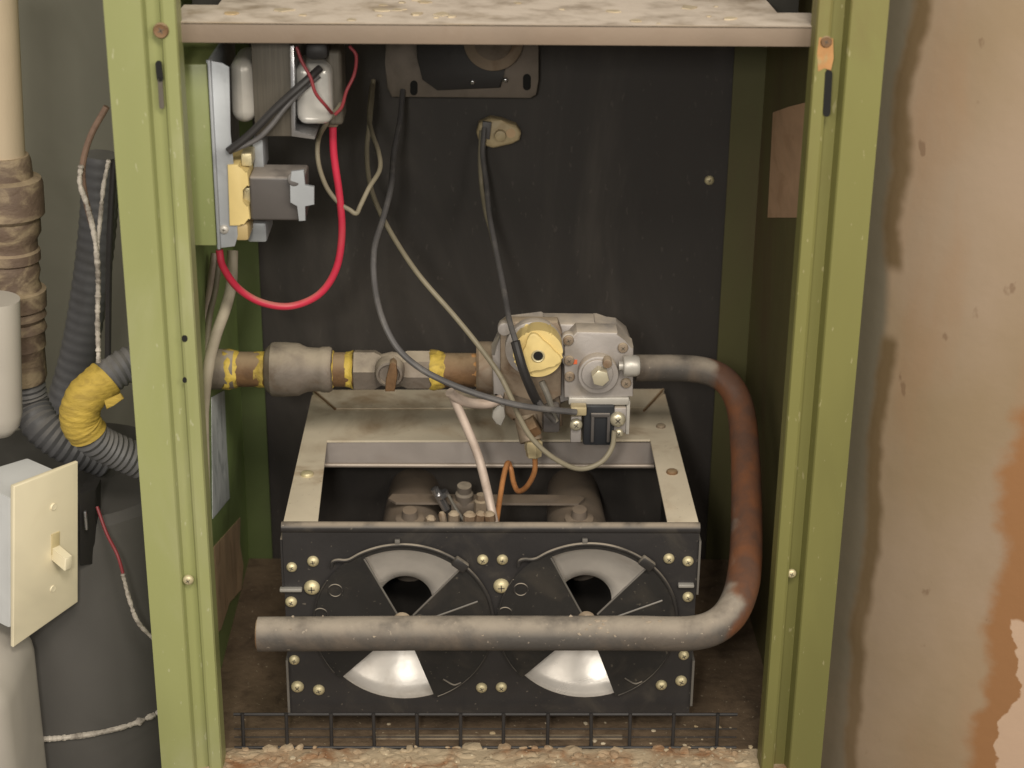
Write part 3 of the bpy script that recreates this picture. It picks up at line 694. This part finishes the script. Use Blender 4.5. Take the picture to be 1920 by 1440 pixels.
# knob with grip notches
c = P(1009, 667, .106); r0 = 47 * m_per_px(c); bm = B(); pts = []
for i in range(96):
    t = 360 * i / 96; rr_ = r0
    for a0, w_, dpt in ((-8, 7, .06), (118, 10, .05), (60, 3, .02), (200, 6, .05)):
        dd = abs((t - a0 + 180) % 360 - 180)
        if dd < w_: rr_ -= r0 * dpt * math.cos(dd / w_ * math.pi / 2)
    pts.append(c + Vector((rr_ * math.cos(R_(t)), .004, rr_ * math.sin(R_(t)))))
prism(bm, pts, (0, .018, 0), .0012, 3)
kn = part('knob', bm, cream, gv)
c2 = c.copy(); bm = B(); pts = []
for i in range(64):
    t = 2 * math.pi * i / 64; rr_ = r0 * (.62 + .34 * abs(math.cos(t * 1.5 + .4)) ** 5); pts.append(c2 + Vector((rr_ * math.cos(t), 0, rr_ * math.sin(t))))
prism(bm, pts, (0, .005, 0), .0012, 3); part('grip', bm, cream, kn)
bm = B(); lathe(bm, c2 + Vector((0, -.0008, 0)), (0, 1, 0), [(0, r0 * .27), (-.0006, r0 * .24), (-.0003, r0 * .2), (.0004, r0 * .19)], 24, cap=False); part('bushing', bm, brass, kn)
bm = B(); cyl(bm, c2 + Vector((0, -.0004, 0)), c2 + Vector((0, .0006, 0)), r0 * .2, 20); part('bore', bm, hole_m, kn)
pdisc(1122, 704, 38, .119, .010, cast_m, 'regulator_cap', gv, 40, .0012); pdisc(1120, 703, 30, .117, .004, cast_m, 'regulator_cap', gv, 40, .0012)
pdisc(1126, 710, 17, .107, .012, M('bright_brass', srgb(214, 206, 180), .3, .5, bump=.05), 'regulator_screw', gv, 6, .001)
pdisc(1078, 679, 6, .1272, .001, red_dot, 'marker', gv, 4, 0)
p0 = P(1160, 686, .122); bm = B(); lathe(bm, p0, (1, 0.05, 0), [(0, .0035), (.003, .0035), (.0035, .0075), (.005, .0083), (.013, .0083), (.0155, .0072), (.0165, .004), (.0166, .0005)], 24); part('cap_nut', bm, bellm, gv)
pdisc(1139, 683, 9, .112, .010, cast2, 'small_screw', gv, 12)
for x, y in ((946, 618), (1066, 638), (1067, 676), (1068, 706), (1174, 718), (1168, 652)):
    screw(x, y, .1275 if x > 1000 else .1355, 10, gv, cast2, .5)
for x, y in ((1066, 638), (1067, 676), (946, 618)):
    pdisc(x, y, 13, .1285, .008, cast_m, 'screw_boss', gv, 20)
# lower castings
bm = B(); pprism(bm, [(945, 738), (1050, 742), (1056, 800), (1040, 808), (1020, 798), (960, 790), (940, 770)], .145, .04, .003); part('lower_casting', bm, cast2, gv)
bm = B(); pprism(bm, [(924, 770), (934, 758), (946, 764), (948, 782), (940, 800), (930, 796), (922, 784)], .132, .008, .002); part('lug', bm, bellm, gv)
a_ = P(985, 780, .14); b2 = P(996, 828, .13)
bm = B(); cyl(bm, a_, b2, .009, 20, .001); part('outlet_boss', bm, cast2, gv)
bm = B(); cyl(bm, P(986, 806, .128), P(1008, 795, .128), .0085, 6, .001); part('hex_plug', bm, rust_m, gv)
bm = B(); lathe(bm, P(1000, 826, .127), (.05, -.1, -1), [(0, .006), (.001, .0072), (.008, .0072), (.009, .0064), (.013, .006), (.014, .004)], 6); part('compression_nut', bm, M('pale_brass', srgb(206, 190, 150), .4, .3, bump=.1), gv)
# coil and terminals
bm = B(); pbox(bm, 1066, 746, 1180, 760, .126, .02, .0012); part('terminal_bracket', bm, bellm, gv)
bm = B(); pbox(bm, 1174, 752, 1181, 815, .128, .018, .0008); part('bracket_side', bm, bellm, gv)
bm = B(); pbox(bm, 1094, 760, 1152, 836, .124, .03, .002); coil = part('coil', bm, seal_grey, gv)
for q4 in ((1108, 780, 1114, 830), (1138, 780, 1144, 830), (1108, 776, 1144, 783)):
    bm = B(); pbox(bm, *q4, .1215, .0024, .0006); part('coil_rib', bm, relay_m, coil)
bm = B(); pbox(bm, 1070, 764, 1100, 780, .114, .010, .001); part('spade_connector', bm, cream if False else MATS['pale_brass'], gv)
bm = B(); pbox(bm, 1070, 782, 1090, 830, .126, .004, .001); part('terminal_strip', bm, cast_m, gv)
for x, y, r in ((1080, 796, 12), (1158, 786, 15), (1160, 812, 9)):
    screw(x, y, .124, r, gv, MATS['bright_brass'], .6)
bm = B(); pbox(bm, 1146, 765, 1174, 812, .126, .006, .001); part('terminal_strip', bm, cast_m, gv)

# =============================================================== MANIFOLD
rp = .0107
path = [P(1192, 690, .18), P(1240, 690, .18), P(1290, 691, .18), P(1335, 699, .176), P(1368, 722, .168), P(1388, 765, .155), P(1396, 830, .13), P(1399, 900, .10), P(1400, 980, .065),
        P(1398, 1050, .035), P(1390, 1105, .010), P(1370, 1150, -.008), P(1335, 1178, -.018), P(1285, 1188, -.02), P(1200, 1187, -.02)]
mf = thing('manifold_pipe', 'curved iron manifold pipe looping from the gas valve across the burner front', 'manifold pipe', P(1000, 1240, -.02))
sp_ = smooth_path(path, 10); 
pe = P(484, 1189, -.02)
bm = B(); tube(bm, sp_[::5] + [P(1100, 1187, -.02), P(960, 1187, -.02), P(800, 1187, -.02), P(640, 1188, -.02), pe], lambda t: rp * (1 + .17 * max(0, min(1, (t - .25) * 3))), seg=28, n=5); mpipe = part('pipe', bm, pipe_m, mf)
# rust on the bend: a mask fixed to the place of the bend
m = pipe_m.copy(); m.name = 'iron_pipe_rusting_at_bend'; nt = m.node_tree; N = nt.nodes; b0 = N['Principled BSDF']; old = b0.inputs['Base Color'].links[0].from_socket
g = N.new('ShaderNodeNewGeometry'); sx = N.new('ShaderNodeSeparateXYZ'); nt.links.new(g.outputs['Position'], sx.inputs[0])
n_ = N.new('ShaderNodeTexNoise'); n_.inputs['Scale'].default_value = 30; n_.inputs['Detail'].default_value = 6; nt.links.new(g.outputs['Position'], n_.inputs['Vector'])
ad = N.new('ShaderNodeMath'); ad.operation = 'MULTIPLY_ADD'; nt.links.new(n_.outputs['Fac'], ad.inputs[0]); ad.inputs[1].default_value = .05; nt.links.new(sx.outputs['X'], ad.inputs[2])
mr = N.new('ShaderNodeMapRange'); mr.interpolation_type = 'SMOOTHSTEP'; xr0 = P(1372, 900, .09).x + .010; mr.inputs['From Min'].default_value = xr0; mr.inputs['From Max'].default_value = xr0 + .012; nt.links.new(ad.outputs[0], mr.inputs['Value'])
n2 = N.new('ShaderNodeTexNoise'); n2.inputs['Scale'].default_value = 55; n2.inputs['Detail'].default_value = 7; nt.links.new(g.outputs['Position'], n2.inputs['Vector'])
m2 = N.new('ShaderNodeMapRange'); m2.inputs['From Min'].default_value = .35; m2.inputs['From Max'].default_value = .62; nt.links.new(n2.outputs['Fac'], m2.inputs['Value'])
c1 = N.new('ShaderNodeMix'); c1.data_type = 'RGBA'; nt.links.new(m2.outputs['Result'], c1.inputs['Factor']); c1.inputs['A'].default_value = srgb(112, 70, 43); c1.inputs['B'].default_value = srgb(88, 62, 48)
c2_ = N.new('ShaderNodeMix'); c2_.data_type = 'RGBA'; nt.links.new(mr.outputs['Result'], c2_.inputs['Factor']); nt.links.new(old, c2_.inputs['A']); nt.links.new(c1.outputs['Result'], c2_.inputs['B']); nt.links.new(c2_.outputs['Result'], b0.inputs['Base Color'])
mpipe.data.materials[0] = m
bm = B(); cyl(bm, pe + Vector((-.001, 0, 0)), pe + Vector((.004, 0, 0)), rp * 1.0, 24); part('end_plug', bm, rust_m, mf)
# dust lumps on the manifold
bm = B()
for i in range(30):
    px = random.choice([random.gauss(1110, 35), random.uniform(500, 1300)])
    q = P(px, 1187, -.02); a = random.uniform(.3, 2.2); s = random.uniform(.0004, .0014)
    r = bmesh.ops.create_icosphere(bm, subdivisions=1, radius=s); cc = Vector((q.x, -.02 - math.cos(a) * rp * 1.16, q.z + math.sin(a) * rp * 1.16))
    for v in r['verts']: v.co = Vector((v.co.x * random.uniform(.3, 2.2), v.co.y * random.uniform(.4, 1), v.co.z * random.uniform(.3, 1.5))) + cc
solo('dust_lumps', bm, M('dust_clump', srgb(170, 156, 138), .95, bump=.4), 'grey dust lumps clinging to the front run of the manifold pipe', 'dust', kind='stuff')
# nipples from manifold into each bell (orifices)
for c, lab in ((cL, 'left'), (cR, 'right')):
    bm = B(); z_ = P(960, 1187, -.02).z; cyl(bm, (c.x, -.02 + rp * .6, z_ - .003), (c.x, .052, c.z - .002), .006, 16); part('orifice_spud', bm, cast2, mf)

# =============================================================== TUBES AND WIRES
def wire(pix, rpx, mat, name, label, cat='wire', group=None, seg=10, n=10, **k):
    bm = B(); ptube(bm, pix, rpx, seg=seg, n=n, **k); return solo(name, bm, mat, label, cat, group)
al = thing('pilot_sheath', 'pale aluminium sheathed tube dropping from the gas valve into the burner box', 'tube', P(880, 900, .12))
bm = B(); ptube(bm, [(940, 748, .13), (915, 757, .125), (880, 755, .12), (855, 745, .115), (843, 735, .112)], 9.5, seg=14); part('upper_arm', bm, alum, al)
bm = B(); ptube(bm, [(850, 745, .118), (868, 785, .115), (893, 845, .11), (905, 885, .105), (917, 935, .10), (928, 985, .09)], 8.5, seg=14); part('lower_arm', bm, alum, al)
bm = B(); ptube(bm, [(1003, 855, .125), (1002, 885, .13), (988, 912, .14), (972, 921, .15), (963, 905, .16), (958, 880, .17), (952, 868, .17), (945, 890, .16), (938, 930, .14), (930, 985, .10)], 5, seg=12)
solo('pilot_tube', bm, copper, 'thin copper pilot tube bent in a loop below the gas valve fitting', 'tube')
wire([(624, 235, .12), (626, 290, .12), (637, 370, .12), (641, 440, .12), (630, 505, .12), (598, 552, .12), (545, 574, .12), (490, 567, .115), (446, 540, .11), (418, 500, .10), (411, 468, .10)], 7, red_m, 'red_cable', 'thick red cable hanging in a loop under the transformer and control box', 'cable', seg=14)
wire([(640, 195, .09), (612, 232, .10), (597, 262, .12), (597, 305, .12), (612, 350, .12), (635, 380, .12), (655, 393, .12), (668, 400, .12), (676, 385, .125), (692, 352, .13), (712, 318, .15), (710, 285, .17), (698, 250, .20), (692, 215, .24), (697, 160, .30)], 4.5, wire_b, 'low_voltage_wire', 'grey beige wire with a sharp kink to the right of the red cable')
wire([(700, 150, .32), (694, 220, .30), (688, 280, .28), (692, 335, .25), (705, 380, .22), (735, 440, .19), (785, 515, .16), (850, 590, .14), (895, 645, .125), (935, 700, .11), (958, 745, .105), (975, 785, .105), (1000, 825, .105), (1040, 860, .105), (1085, 879, .108), (1125, 868, .112), (1147, 840, .116), (1152, 808, .118)], 5, wire_b, 'valve_lead', 'long beige grey wire running diagonally and looping under the black coil')
wire([(755, 170, .33), (750, 225, .30), (738, 290, .26), (733, 350, .22), (718, 410, .19), (702, 465, .16), (702, 530, .14), (716, 595, .12), (745, 652, .11), (790, 692, .10), (850, 722, .098), (915, 745, .096), (985, 762, .097), (1080, 773, .112)], 6, wire_d, 'limit_lead', 'dark grey wire curving from the limit control plate down to the coil terminal')
wire([(908, 240, .34), (905, 290, .33), (912, 345, .31), (917, 400, .28), (930, 470, .23), (945, 545, .17), (955, 600, .12), (970, 650, .095), (985, 700, .092), (1008, 752, .10), (1040, 790, .12)], 5.5, wire_d, 'sensor_lead', 'dark wire from the porcelain bushing passing over the cream knob')
wire([(902, 245, .345), (900, 300, .335), (903, 350, .33), (911, 400, .30), (922, 440, .27), (935, 500, .21)], 4, wire_b, 'sensor_tail', 'short beige wire beside the dark wire under the porcelain bushing')
wire([(966, 640, .092), (980, 690, .088), (998, 735, .095), (1012, 762, .108)], 9, wire_k, 'wire_sleeve', 'black sleeve over the dark wire where it crosses the cream knob', 'sleeve')
wire([(1015, 715, .125), (1028, 745, .122), (1042, 790, .12)], 6, wire_g, 'short_lead', 'short grey lead tucked between the knob and the black coil')
bm = B(); pbox(bm, 1018, 770, 1050, 812, .125, .02, .002); solo('lead_boot', bm, relay_m, 'dark rubber boot just left of the black coil, at the end of the sleeved wire', 'boot')
for i, pts in enumerate(([(556, 88, .068), (566, 115, .066), (582, 145, .064), (592, 175, .064), (612, 200, .07), (622, 212, .085)], [(655, 86, .09), (668, 105, .09), (664, 140, .09), (650, 170, .088), (641, 200, .088), (628, 215, .088)])):
    wire(pts, 3.2, dred_m, 'red_lead', ('thin dark red wire crossing in front of the chrome transformer cover', 'thin dark red wire arching down at the right edge of the transformer')[i])
wire([(428, 284, .062), (470, 250, .062), (520, 200, .062), (570, 155, .064), (600, 128, .074)], 7.5, wire_k, 'black_lead', 'thick black wire rising diagonally across the transformer core')
wire([(432, 284, .064), (480, 262, .064), (508, 236, .064), (545, 190, .066), (598, 142, .075)], 5, wire_d, 'grey_lead', 'dark grey wire running just below the black diagonal wire')
# cables down the left side
for i, (pts, r_, m_, lb) in enumerate((
    ([(402, 475, .20), (394, 540, .19), (382, 620, .18), (379, 690, .17), (382, 760, .16)], 7, alum, 'left grey cable of the bundle hanging behind the green post'),
    ([(413, 475, .20), (404, 540, .19), (392, 600, .18), (386, 680, .17)], 6, wire_b, 'middle beige cable of the bundle behind the green post'),
    ([(436, 470, .17), (434, 530, .16), (424, 575, .14), (404, 632, .12), (391, 690, .10), (387, 760, .10), (388, 850, .10), (391, 960, .10), (395, 1040, .11)], 11, M('dusty_sheath', srgb(178, 168, 148), .6, 0, srgb(140, 130, 116), .4, 30, bump=.1), 'thick dusty beige cable bending down beside the green post'))):
    wire(pts, r_, m_, 'cable', lb, 'cable', 'cables along the left side of the cabinet', seg=14, **({'rf': (lambda s, i: 1 - .55 * max(0, min(1, (s - .10) / .04)))} if i == 2 else {}))

# =============================================================== CONTROL BOX, TRANSFORMER, RELAY
YJ = .06
jb = thing('control_box', 'green steel control box with a zinc cover facing the burner space', 'control box', P(370, 460, YJ))
zt_, zb3 = P(360, 120, YJ).z, P(380, 461, YJ).z
xj = P(388, 120, YJ).x
bm = B(); box(bm, XL_IN + .001, xj, YJ, YJ + .12, zb3, zt_, .0012); part('housing', bm, green, jb)
bm = B(); box(bm, xj + .0005, xj + .0025, YJ - .002, YJ + .125, zb3 - .002, zt_ + .003, .0005); part('cover', bm, zinc, jb)
xc = xj + .0025
# visible face of the cover faces +X, make a folded flange that the camera sees
bm = B(); pprism(bm, [(386, 112), (416, 118), (430, 126), (432, 250), (440, 330), (447, 440), (440, 462), (407, 466), (402, 440)], YJ + .004, .0016, .0004); part('flange', bm, zinc, jb)
screw(420, 430, YJ + .004, 9, jb, bellm)
tr = thing('transformer', 'laminated transformer with rounded metal end covers beside the control box', 'transformer', P(530, 255, .10))
bm = B(); pbox(bm, 430, 112, 478, 234, .075, .05, .009, 5); part('end_cover', bm, bellm, tr)
bm = B(); pbox(bm, 474, 70, 548, 256, .078, .055, .001); part('core', bm, lam, tr)
bm = B(); pprism(bm, [(543, 85), (552, 85), (552, 246), (592, 255), (590, 262), (546, 256)], .073, .05, .0006); part('mounting_plate', bm, steel, tr)
bm = B(); pbox(bm, 554, 122, 622, 236, .082, .045, .007, 5); part('end_cover', bm, M('chromed_cover', srgb(222, 220, 214), .22, .35, srgb(180, 174, 164), .3, 40, bump=.04), tr)
bm = B(); pbox(bm, 612, 95, 642, 236, .095, .035, .003, 3); part('terminal_side', bm, lam, tr)
bm = B(); pbox(bm, 572, 82, 615, 112, .085, .02, .003); part('grommet', bm, wire_k, tr)
bm = B(); pbox(bm, 610, 205, 634, 240, .108, .02, .002); part('clamp', bm, cast2, tr)
rl = thing('relay', 'dark relay with cream terminal base and chrome clips below the transformer', 'relay', P(500, 420, .08))
bm = B(); pprism(bm, [(426, 310), (448, 308), (450, 318), (464, 322), (467, 350), (452, 354), (452, 380), (466, 386), (469, 412), (455, 418), (452, 424), (430, 424)], .062, .05, .0012); part('base', bm, cream, rl)
bm = B(); pbox(bm, 450, 352, 474, 384, .072, .03, .001); part('terminal', bm, brass, rl)
bm = B(); pbox(bm, 468, 332, 572, 414, .064, .034, .002, 3); part('cover', bm, relay_m, rl)
bm = B(); pprism(bm, [(546, 322), (570, 319), (571, 348), (589, 350), (589, 384), (571, 386), (573, 414), (560, 415), (558, 386), (544, 380), (544, 345)], .058, .003, .0003, 1); part('clip', bm, zinc, rl)
bm = B(); cyl(bm, P(552, 336, .0585), P(552, 336, .0625), .005, 20, .001); part('clip_post', bm, relay_m, rl)
bm = B(); pbox(bm, 452, 288, 472, 312, .07, .02, .001); part('terminal', bm, yellow if False else brass, rl)
bm = B(); pbox(bm, 440, 420, 466, 452, .064, .03, .002); part('foot', bm, M('tan_plastic', srgb(196, 172, 120), .5, bump=.05), rl)
bm = B(); pbox(bm, 463, 418, 500, 455, .09, .04, .002); part('bracket', bm, zinc, rl)
bm = B(); pbox(bm, 474, 262, 494, 322, .09, .03, .001); part('standoff', bm, zinc, rl)

# =============================================================== LIMIT CONTROL AND BUSHING
lc = thing('limit_control', 'dim metal limit control plate with a round dial under the shelf', 'limit control', P(865, 185, .33))
bm = B(); pprism(bm, [(724, 30), (1010, 30), (1010, 150), (1005, 178), (994, 184), (735, 182), (726, 165), (722, 120)], .335, .003, .0008); part('plate', bm, M('shaded_plate', srgb(128, 118, 108), .5, .2, srgb(96, 88, 78), .5, 30, bump=.1), lc)  # plate colour darkened to carry the shadow under the shelf
bm = B(); pprism(bm, [(780, 30), (960, 30), (945, 140), (938, 165), (820, 170), (792, 150), (782, 110)], .330, .004, .001); part('recess', bm, wire_k, lc)
pdisc(925, 78, 56, .318, .010, cast2, 'dial', lc, 48); pdisc(925, 78, 36, .315, .004, burner_m, 'dial', lc, 40)
slot(rslot(776, 158, 776, 172, 7), .335, hole_m, lc, 'hole'); slot(rslot(988, 146, 988, 162, 7.5), .335, hole_m, lc, 'hole')
for x, y in ((886, 154), (948, 150)): screw(x, y, .3298, 5, lc, steel)
pb_ = thing('porcelain_bushing', 'tan porcelain bushing with a hole, fixed on the black rear panel', 'bushing', P(935, 278, .35))
bm = B(); pprism(bm, [(898, 232), (920, 222), (940, 226), (968, 236), (977, 250), (974, 264), (960, 271), (925, 279), (900, 272), (893, 250)], .345, .014, .003, 3); pbd = part('body', bm, porc, pb_)
pdisc(958, 250, 9, .3446, .001, MATS['scorched_paper'], 'hole', pb_, 16, 0); pdisc(938, 256, 11, .340, .006, porc, 'boss', pb_, 16, .001)
bm = B(); pprism(bm, [(905, 228), (922, 230), (918, 262), (902, 260)], .341, .004, .001); part('terminal', bm, wire_d, pb_)

# =============================================================== LEFT OF THE CABINET
YL = .16
vp = thing('vent_pipe', 'beige painted vertical pipe entering rust brown couplings at the far left', 'pipe', P(20, 710, YL))
bm = B(); a_, b2 = P(-10, -20, YL), P(8, 320, YL); rr_ = 40 * m_per_px(b2); tube(bm, [a_, a_.lerp(b2, .5), b2], rr_, seg=28, n=3); part('pipe', bm, beige_pipe, vp)
k = m_per_px(P(20, 500, YL)); top = P(5, 290, YL); bot = P(36, 712, YL); ax = (bot - top).normalized(); Lc = (bot - top).length
prof = [(0, 46), (.02, 50), (.05, 51), (.09, 52), (.1, 66), (.12, 69), (.25, 69), (.27, 60), (.33, 60), (.36, 52), (.40, 52), (.41, 56), (.45, 56), (.46, 50), (.50, 54), (.54, 50), (.58, 54), (.585, 62), (.66, 61), (.67, 55), (.70, 60), (.72, 54), (.76, 59), (.78, 54), (.84, 55), (.85, 52), (.98, 53), (1, 50)]
bm = B(); lathe(bm, top, ax, [(t * Lc, r * k) for t, r in prof], 32); part('coupling_stack', bm, brown_m, vp)
bm = B(); flex(bm, [(45, 705, YL), (55, 755, YL), (80, 800, YL - .01), (130, 835, YL - .01), (200, 860, YL)], 36, .0055, .09); solo('flex_conduit', bm, flexm, 'grey corrugated conduit curving from the brown couplings towards the taped hose', 'conduit')
bm = B(); flex(bm, [(190, 290, .26), (185, 400, .26), (172, 520, .26), (150, 650, .26), (120, 760, .26), (90, 850, .26)], 34, .009, .05); solo('flex_duct', bm, flexm, 'dark corrugated conduit standing in shadow behind the twisted pale wire', 'conduit')
hs = thing('taped_hose', 'corrugated hose bent double and wrapped in yellow cloth tape beside the post', 'hose', P(180, 850, .08))
hp = [(300, 672, .10), (250, 680, .09), (205, 705, .08), (160, 745, .07), (150, 785, .07), (172, 820, .075), (215, 845, .085), (300, 880, .10)]
bm = B(); flex(bm, hp, 33, .0052, .10); part('corrugated_hose', bm, flexm, hs)
bm = B(); ptube(bm, [(200, 708, .08), (160, 745, .0695), (149, 785, .0695), (165, 812, .073)], 37, seg=24, n=14, rf=lambda s, i: 1 + .02 * math.sin(i * 1.7) + .015 * math.sin(i * .6)); part('cloth_tape', bm, tape_m, hs)
bm = B(); pprism(bm, [(195, 752), (226, 738), (232, 748), (214, 760), (200, 768)], .045, .002, .0005); part('tape_end', bm, tape_m, hs)
# twisted pale wires
def rough(s, i): return .8 + .5 * mn.noise(Vector((s * 190, 3.1, 0))) + .35 * mn.noise(Vector((s * 520, 1.1, 4)))
wire([(200, 200, .07), (170, 255, .07), (155, 310, .07), (158, 360, .07), (172, 420, .07)], 6, M('brown_cord', srgb(128, 104, 88), .6, 0, srgb(90, 70, 60), .5, 40, bump=.2), 'brown_cord', 'brown cord leaving the green post in an arc at the upper left', 'cord')
wire([(152, 310, .065), (150, 345, .065), (165, 390, .065), (178, 450, .065), (184, 520, .065), (183, 600, .065), (185, 680, .06)], 6, twine, 'twisted_wire', 'pale frayed wire hanging down to the yellow taped hose', 'wire', rf=rough, step=.0012)
wire([(204, 300, .068), (194, 350, .068), (188, 410, .068), (182, 470, .068)], 5, twine, 'frayed_wire', 'short frayed pale wire close to the green post, joining the hanging one', 'wire', rf=rough, step=.0012)
wire([(214, 300, .072), (207, 420, .075), (204, 520, .08), (202, 690, .085)], 6, wire_k, 'black_cable', 'black cable hanging behind the frayed pale wires', 'cable')
bm = B(); lathe(bm, P(-10, 560, .09), (P(-2, 860, .09) - P(-10, 560, .09)), [(0, .018), (.09, .018), (.100, .016), (.107, .011), (.110, .004), (.1102, .0005)], 28); solo('plastic_pipe_end', bm, pvc, 'off white rounded plastic pipe end at the far left above the switch', 'pipe')
# dark drum
YD = .17; cD = P(150, 1200, YD); rD = .105
ztop = P(150, 880, YD).z
bm = B(); lathe(bm, (cD.x, YD, .0), (0, 0, 1), [(.0, rD), (.02, rD), (ztop - .02, rD), (ztop - .006, rD - .003), (ztop, rD - .01), (ztop, .001)], 64); solo('charcoal_drum', bm, drum_m, 'charcoal cylindrical drum standing left of the cabinet with twine around it', 'drum')
k0 = 1.012; 
zt2 = P(170, 1385, YD - rD).z
bm = B(); pts = []
for a in range(200, 372, 8):
    pts.append(Vector((cD.x + rD * k0 * math.cos(R_(a)), YD + rD * k0 * math.sin(R_(a)), zt2 + .012 * (a - 270) / 100 + .0012 * math.sin(a * .7))))
tube(bm, pts, .0029, seg=8, step=.0012, rf=rough); solo('twine', bm, twine, 'pale frayed twine wrapped around the charcoal drum near the bottom', 'twine')
bm = B(); box(bm, P(-140, 1250, -.02).x, P(30, 1300, -.02).x, -.06, .06, 0, P(0, 1245, -.02).z, .025, 5); solo('pale_haze_block', bm, pvc, 'added pale rounded block standing in for haze at the bottom left corner', 'block')  # added pale block stands in for bright haze
# switch box
sw = thing('light_switch', 'ivory toggle switch plate on a pale steel box at the lower left', 'light switch', P(60, 1200, .02))
q = [P(26, 912, .0), P(147, 866, .052), P(147, 1129, .052), P(26, 1214, .0)]
nrm = (q[1] - q[0]).cross(q[3] - q[0]).normalized()
if nrm.y > 0: nrm = -nrm
bm = B(); prism(bm, q, -nrm * .004, .0012, 3); part('cover_plate', bm, ivory, sw)
ux = (q[1] - q[0]).normalized(); uz = (q[0] - q[3]).normalized()
cq = (q[0] + q[1] + q[2] + q[3]) / 4 + ux * .008 + uz * .0
bm = B(); prism(bm, [cq - ux * .004 - uz * .005, cq + ux * .004 - uz * .005, cq + ux * .004 + uz * .012, cq - ux * .004 + uz * .012], nrm * .0012, .0004); part('toggle_opening', bm, M('ivory_shade', srgb(206, 190, 146), .4, bump=0), sw)
cq2 = cq - uz * .004; dirn = (nrm * .8 - uz * .25).normalized()
bm = B(); prism(bm, [cq2 - ux * .0035 - uz * .005, cq2 + ux * .0035 - uz * .005, cq2 + ux * .0035 + uz * .005, cq2 - ux * .0035 + uz * .005], dirn * .015, .0008); part('toggle', bm, ivory, sw)
for s in (1, -1):
    c_ = (q[0] + q[1] + q[2] + q[3]) / 4 + uz * s * .034 + ux * .006
    part('screw', screw_bm(c_, .0028, nrm, .35), ivory, sw)
# box body behind the plate and its dark rear piece
bq = [P(28, 938, .004), P(145, 900, .054), P(145, 1105, .054), P(28, 1182, .004)]
bm = B(); prism(bm, [p_ - nrm * .0042 for p_ in bq], -nrm * .05, .003, 3); part('box', bm, boxm, sw)
bm = B(); prism(bm, [P(148, 925, .062), P(180, 918, .075), P(178, 1058, .075), P(150, 1062, .062)], (-.0, .02, 0), .001); part('switch_body', bm, wire_k, sw)
bm = B(); pbox(bm, 157, 960, 163, 995, .06, .004, .001); part('terminal', bm, steel, sw)
wire([(182, 950, .07), (200, 1000, .06), (220, 1040, .05), (232, 1080, .045)], 3.2, dred_m, 'switch_wire', 'thin dark red wire leaving the light switch box', 'wire')
wire([(230, 1075, .045), (243, 1125, .045), (258, 1165, .045), (285, 1195, .05), (310, 1215, .06)], 5, twine, 'switch_twine', 'pale frayed wire running from the light switch down behind the green post', 'wire', rf=rough, step=.0012)
